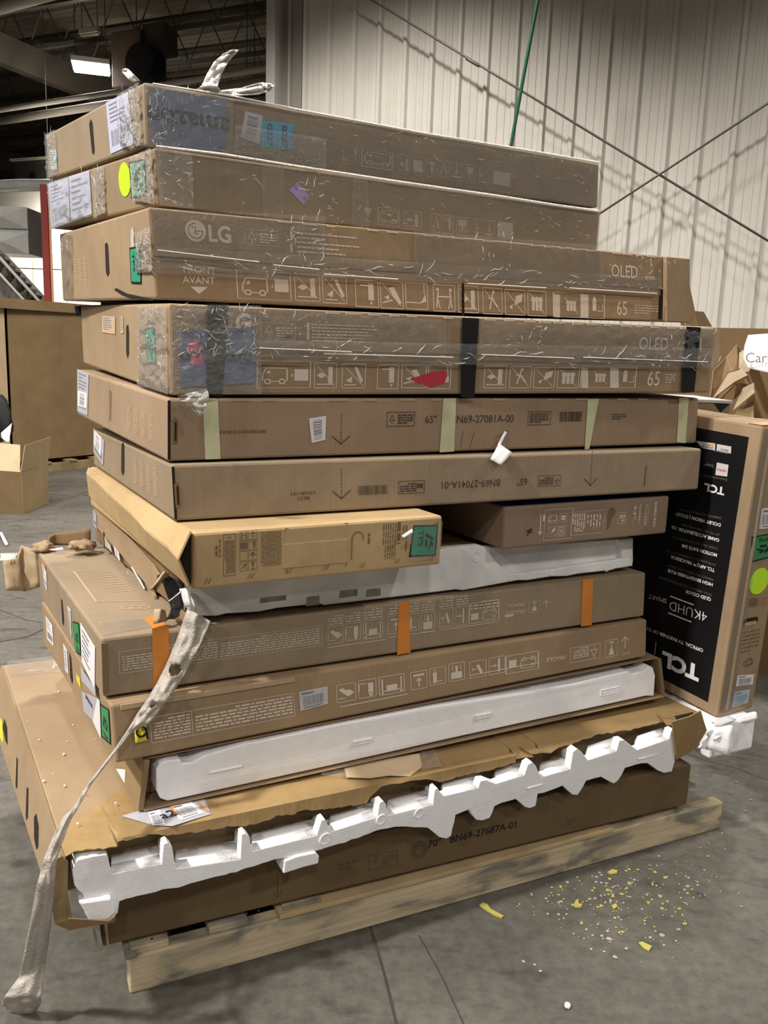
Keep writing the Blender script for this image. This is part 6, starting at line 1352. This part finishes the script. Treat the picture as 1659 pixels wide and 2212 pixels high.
r = sheet_px('foam_wrap_strap', rows, STRP, None, n=18, m=12, th=.0025, curl=-.012, wob=.012, seed=6, hole=lambda a, b: ((a * nR - 2.15) / .3) ** 2 + ((b - .5) / .3) ** 2 < 1 or ((a * nR - 4.2) / .2) ** 2 + ((b - .5) / .17) ** 2 < 1)
tag(r, 'long translucent strap of foam wrap hanging from the stack down to the floor', 'strap')
sheet_px('thread', [((150, 1768), (153, 1770), 1.605), ((172, 1722), (174, 1724), 1.64), ((192, 1696), (194, 1698), 1.67)], STRP, r, n=2, th=.001)
# ---- yellow flakes on the floor
CH = M('flake_yellow', (.40, .36, .09), .7); CHW = M('flake_pale', (.33, .32, .26), .7)
rn = random.Random(11); bm = bmesh.new(); bm2 = bmesh.new()
def flake(bm_, px, py, r):
    p = ground(px, py, .001); n = rn.randint(5, 7); a0 = rn.uniform(0, 6)
    lp = [p + Vector((math.cos(a0 + 6.283 * k / n) * r * rn.uniform(.5, 1.2), math.sin(a0 + 6.283 * k / n) * r * rn.uniform(.5, 1.2), 0)) for k in range(n)]
    solid_poly(bm_, [q + Vector((0, 0, rn.uniform(.001, .002))) for q in lp], lp)
def inside(px, py):
    return 1690 + (1556 - px) * .29 + 112 < py < 2120 and py < 1960 + (px - 1030) * .42 and py > 1800 and not (px > 1480 and py > 1960)
k = 0
while k < 300:
    px, py = rn.gauss(1330, 120), rn.gauss(1950, 65)
    if inside(px, py): flake(bm if rn.random() < .42 else bm2, px, py, abs(rn.gauss(0, .0026)) + .0014); k += 1
for px, py in ((1130, 2077), (1155, 2085), (1167, 2098), (1620, 1728), (1610, 1752), (1590, 1690), (1560, 1800)): flake(bm2, px, py, .005)
vs_, fs_, mi_ = [], [], []
for k_, b_ in enumerate((bm, bm2)):
    b_.verts.index_update(); n0 = len(vs_); vs_ += [v.co.copy() for v in b_.verts]; fs_ += [tuple(n0 + v.index for v in q.verts) for q in b_.faces]; mi_ += [k_] * len(b_.faces); b_.free()
me = mesh('paint_flakes', vs_, fs_); o = link('paint_flakes', me, mats=[CH, CHW]); me.polygons.foreach_set('material_index', mi_)
tag(o, 'scatter of small yellow and pale paint flakes on the floor before the pallet', 'flakes', kind='stuff')
def bigflake(P, label):
    Q = [ground(*p, .001) for p in P]; o = Q[0]; bm_ = bmesh.new(); solid_poly(bm_, [q - o + Vector((0, 0, .004)) for q in Q], [q - o for q in Q]); ob = link('yellow_flake', bm_mesh('yellow_flake', bm_), CH); ob.location = o; tag(ob, label, 'flake', 'larger yellow flakes on the floor')
bigflake([(1035, 1958), (1042, 1952), (1052, 1955), (1060, 1966), (1072, 1972), (1088, 1981), (1083, 1985), (1066, 1978), (1050, 1968)], 'long yellow flake farthest left, near the front edge of the pallet')
bigflake([(1379, 2038), (1388, 2037), (1398, 2042), (1408, 2046), (1402, 2056), (1390, 2050)], 'bright yellow flake nearest the camera on the floor')
bigflake([(1239, 1958), (1243, 1948), (1249, 1944), (1250, 1954), (1258, 1955), (1254, 1962), (1243, 1962)], 'yellow flake in the middle of the scatter')
bigflake([(1312, 1886), (1322, 1880), (1332, 1882), (1333, 1888), (1320, 1890)], 'yellow flake closest to the pallet, upper middle of the scatter')
bigflake([(1321, 1958), (1330, 1954), (1334, 1960), (1326, 1966)], 'yellow flake right of the middle one in the scatter')
o = lump('white_pebble', ground(1226, 2172, .006), .007, .007, .007, FOAM, 1); tag(o, 'single white foam bead on bare floor nearest the camera', 'foam bead')
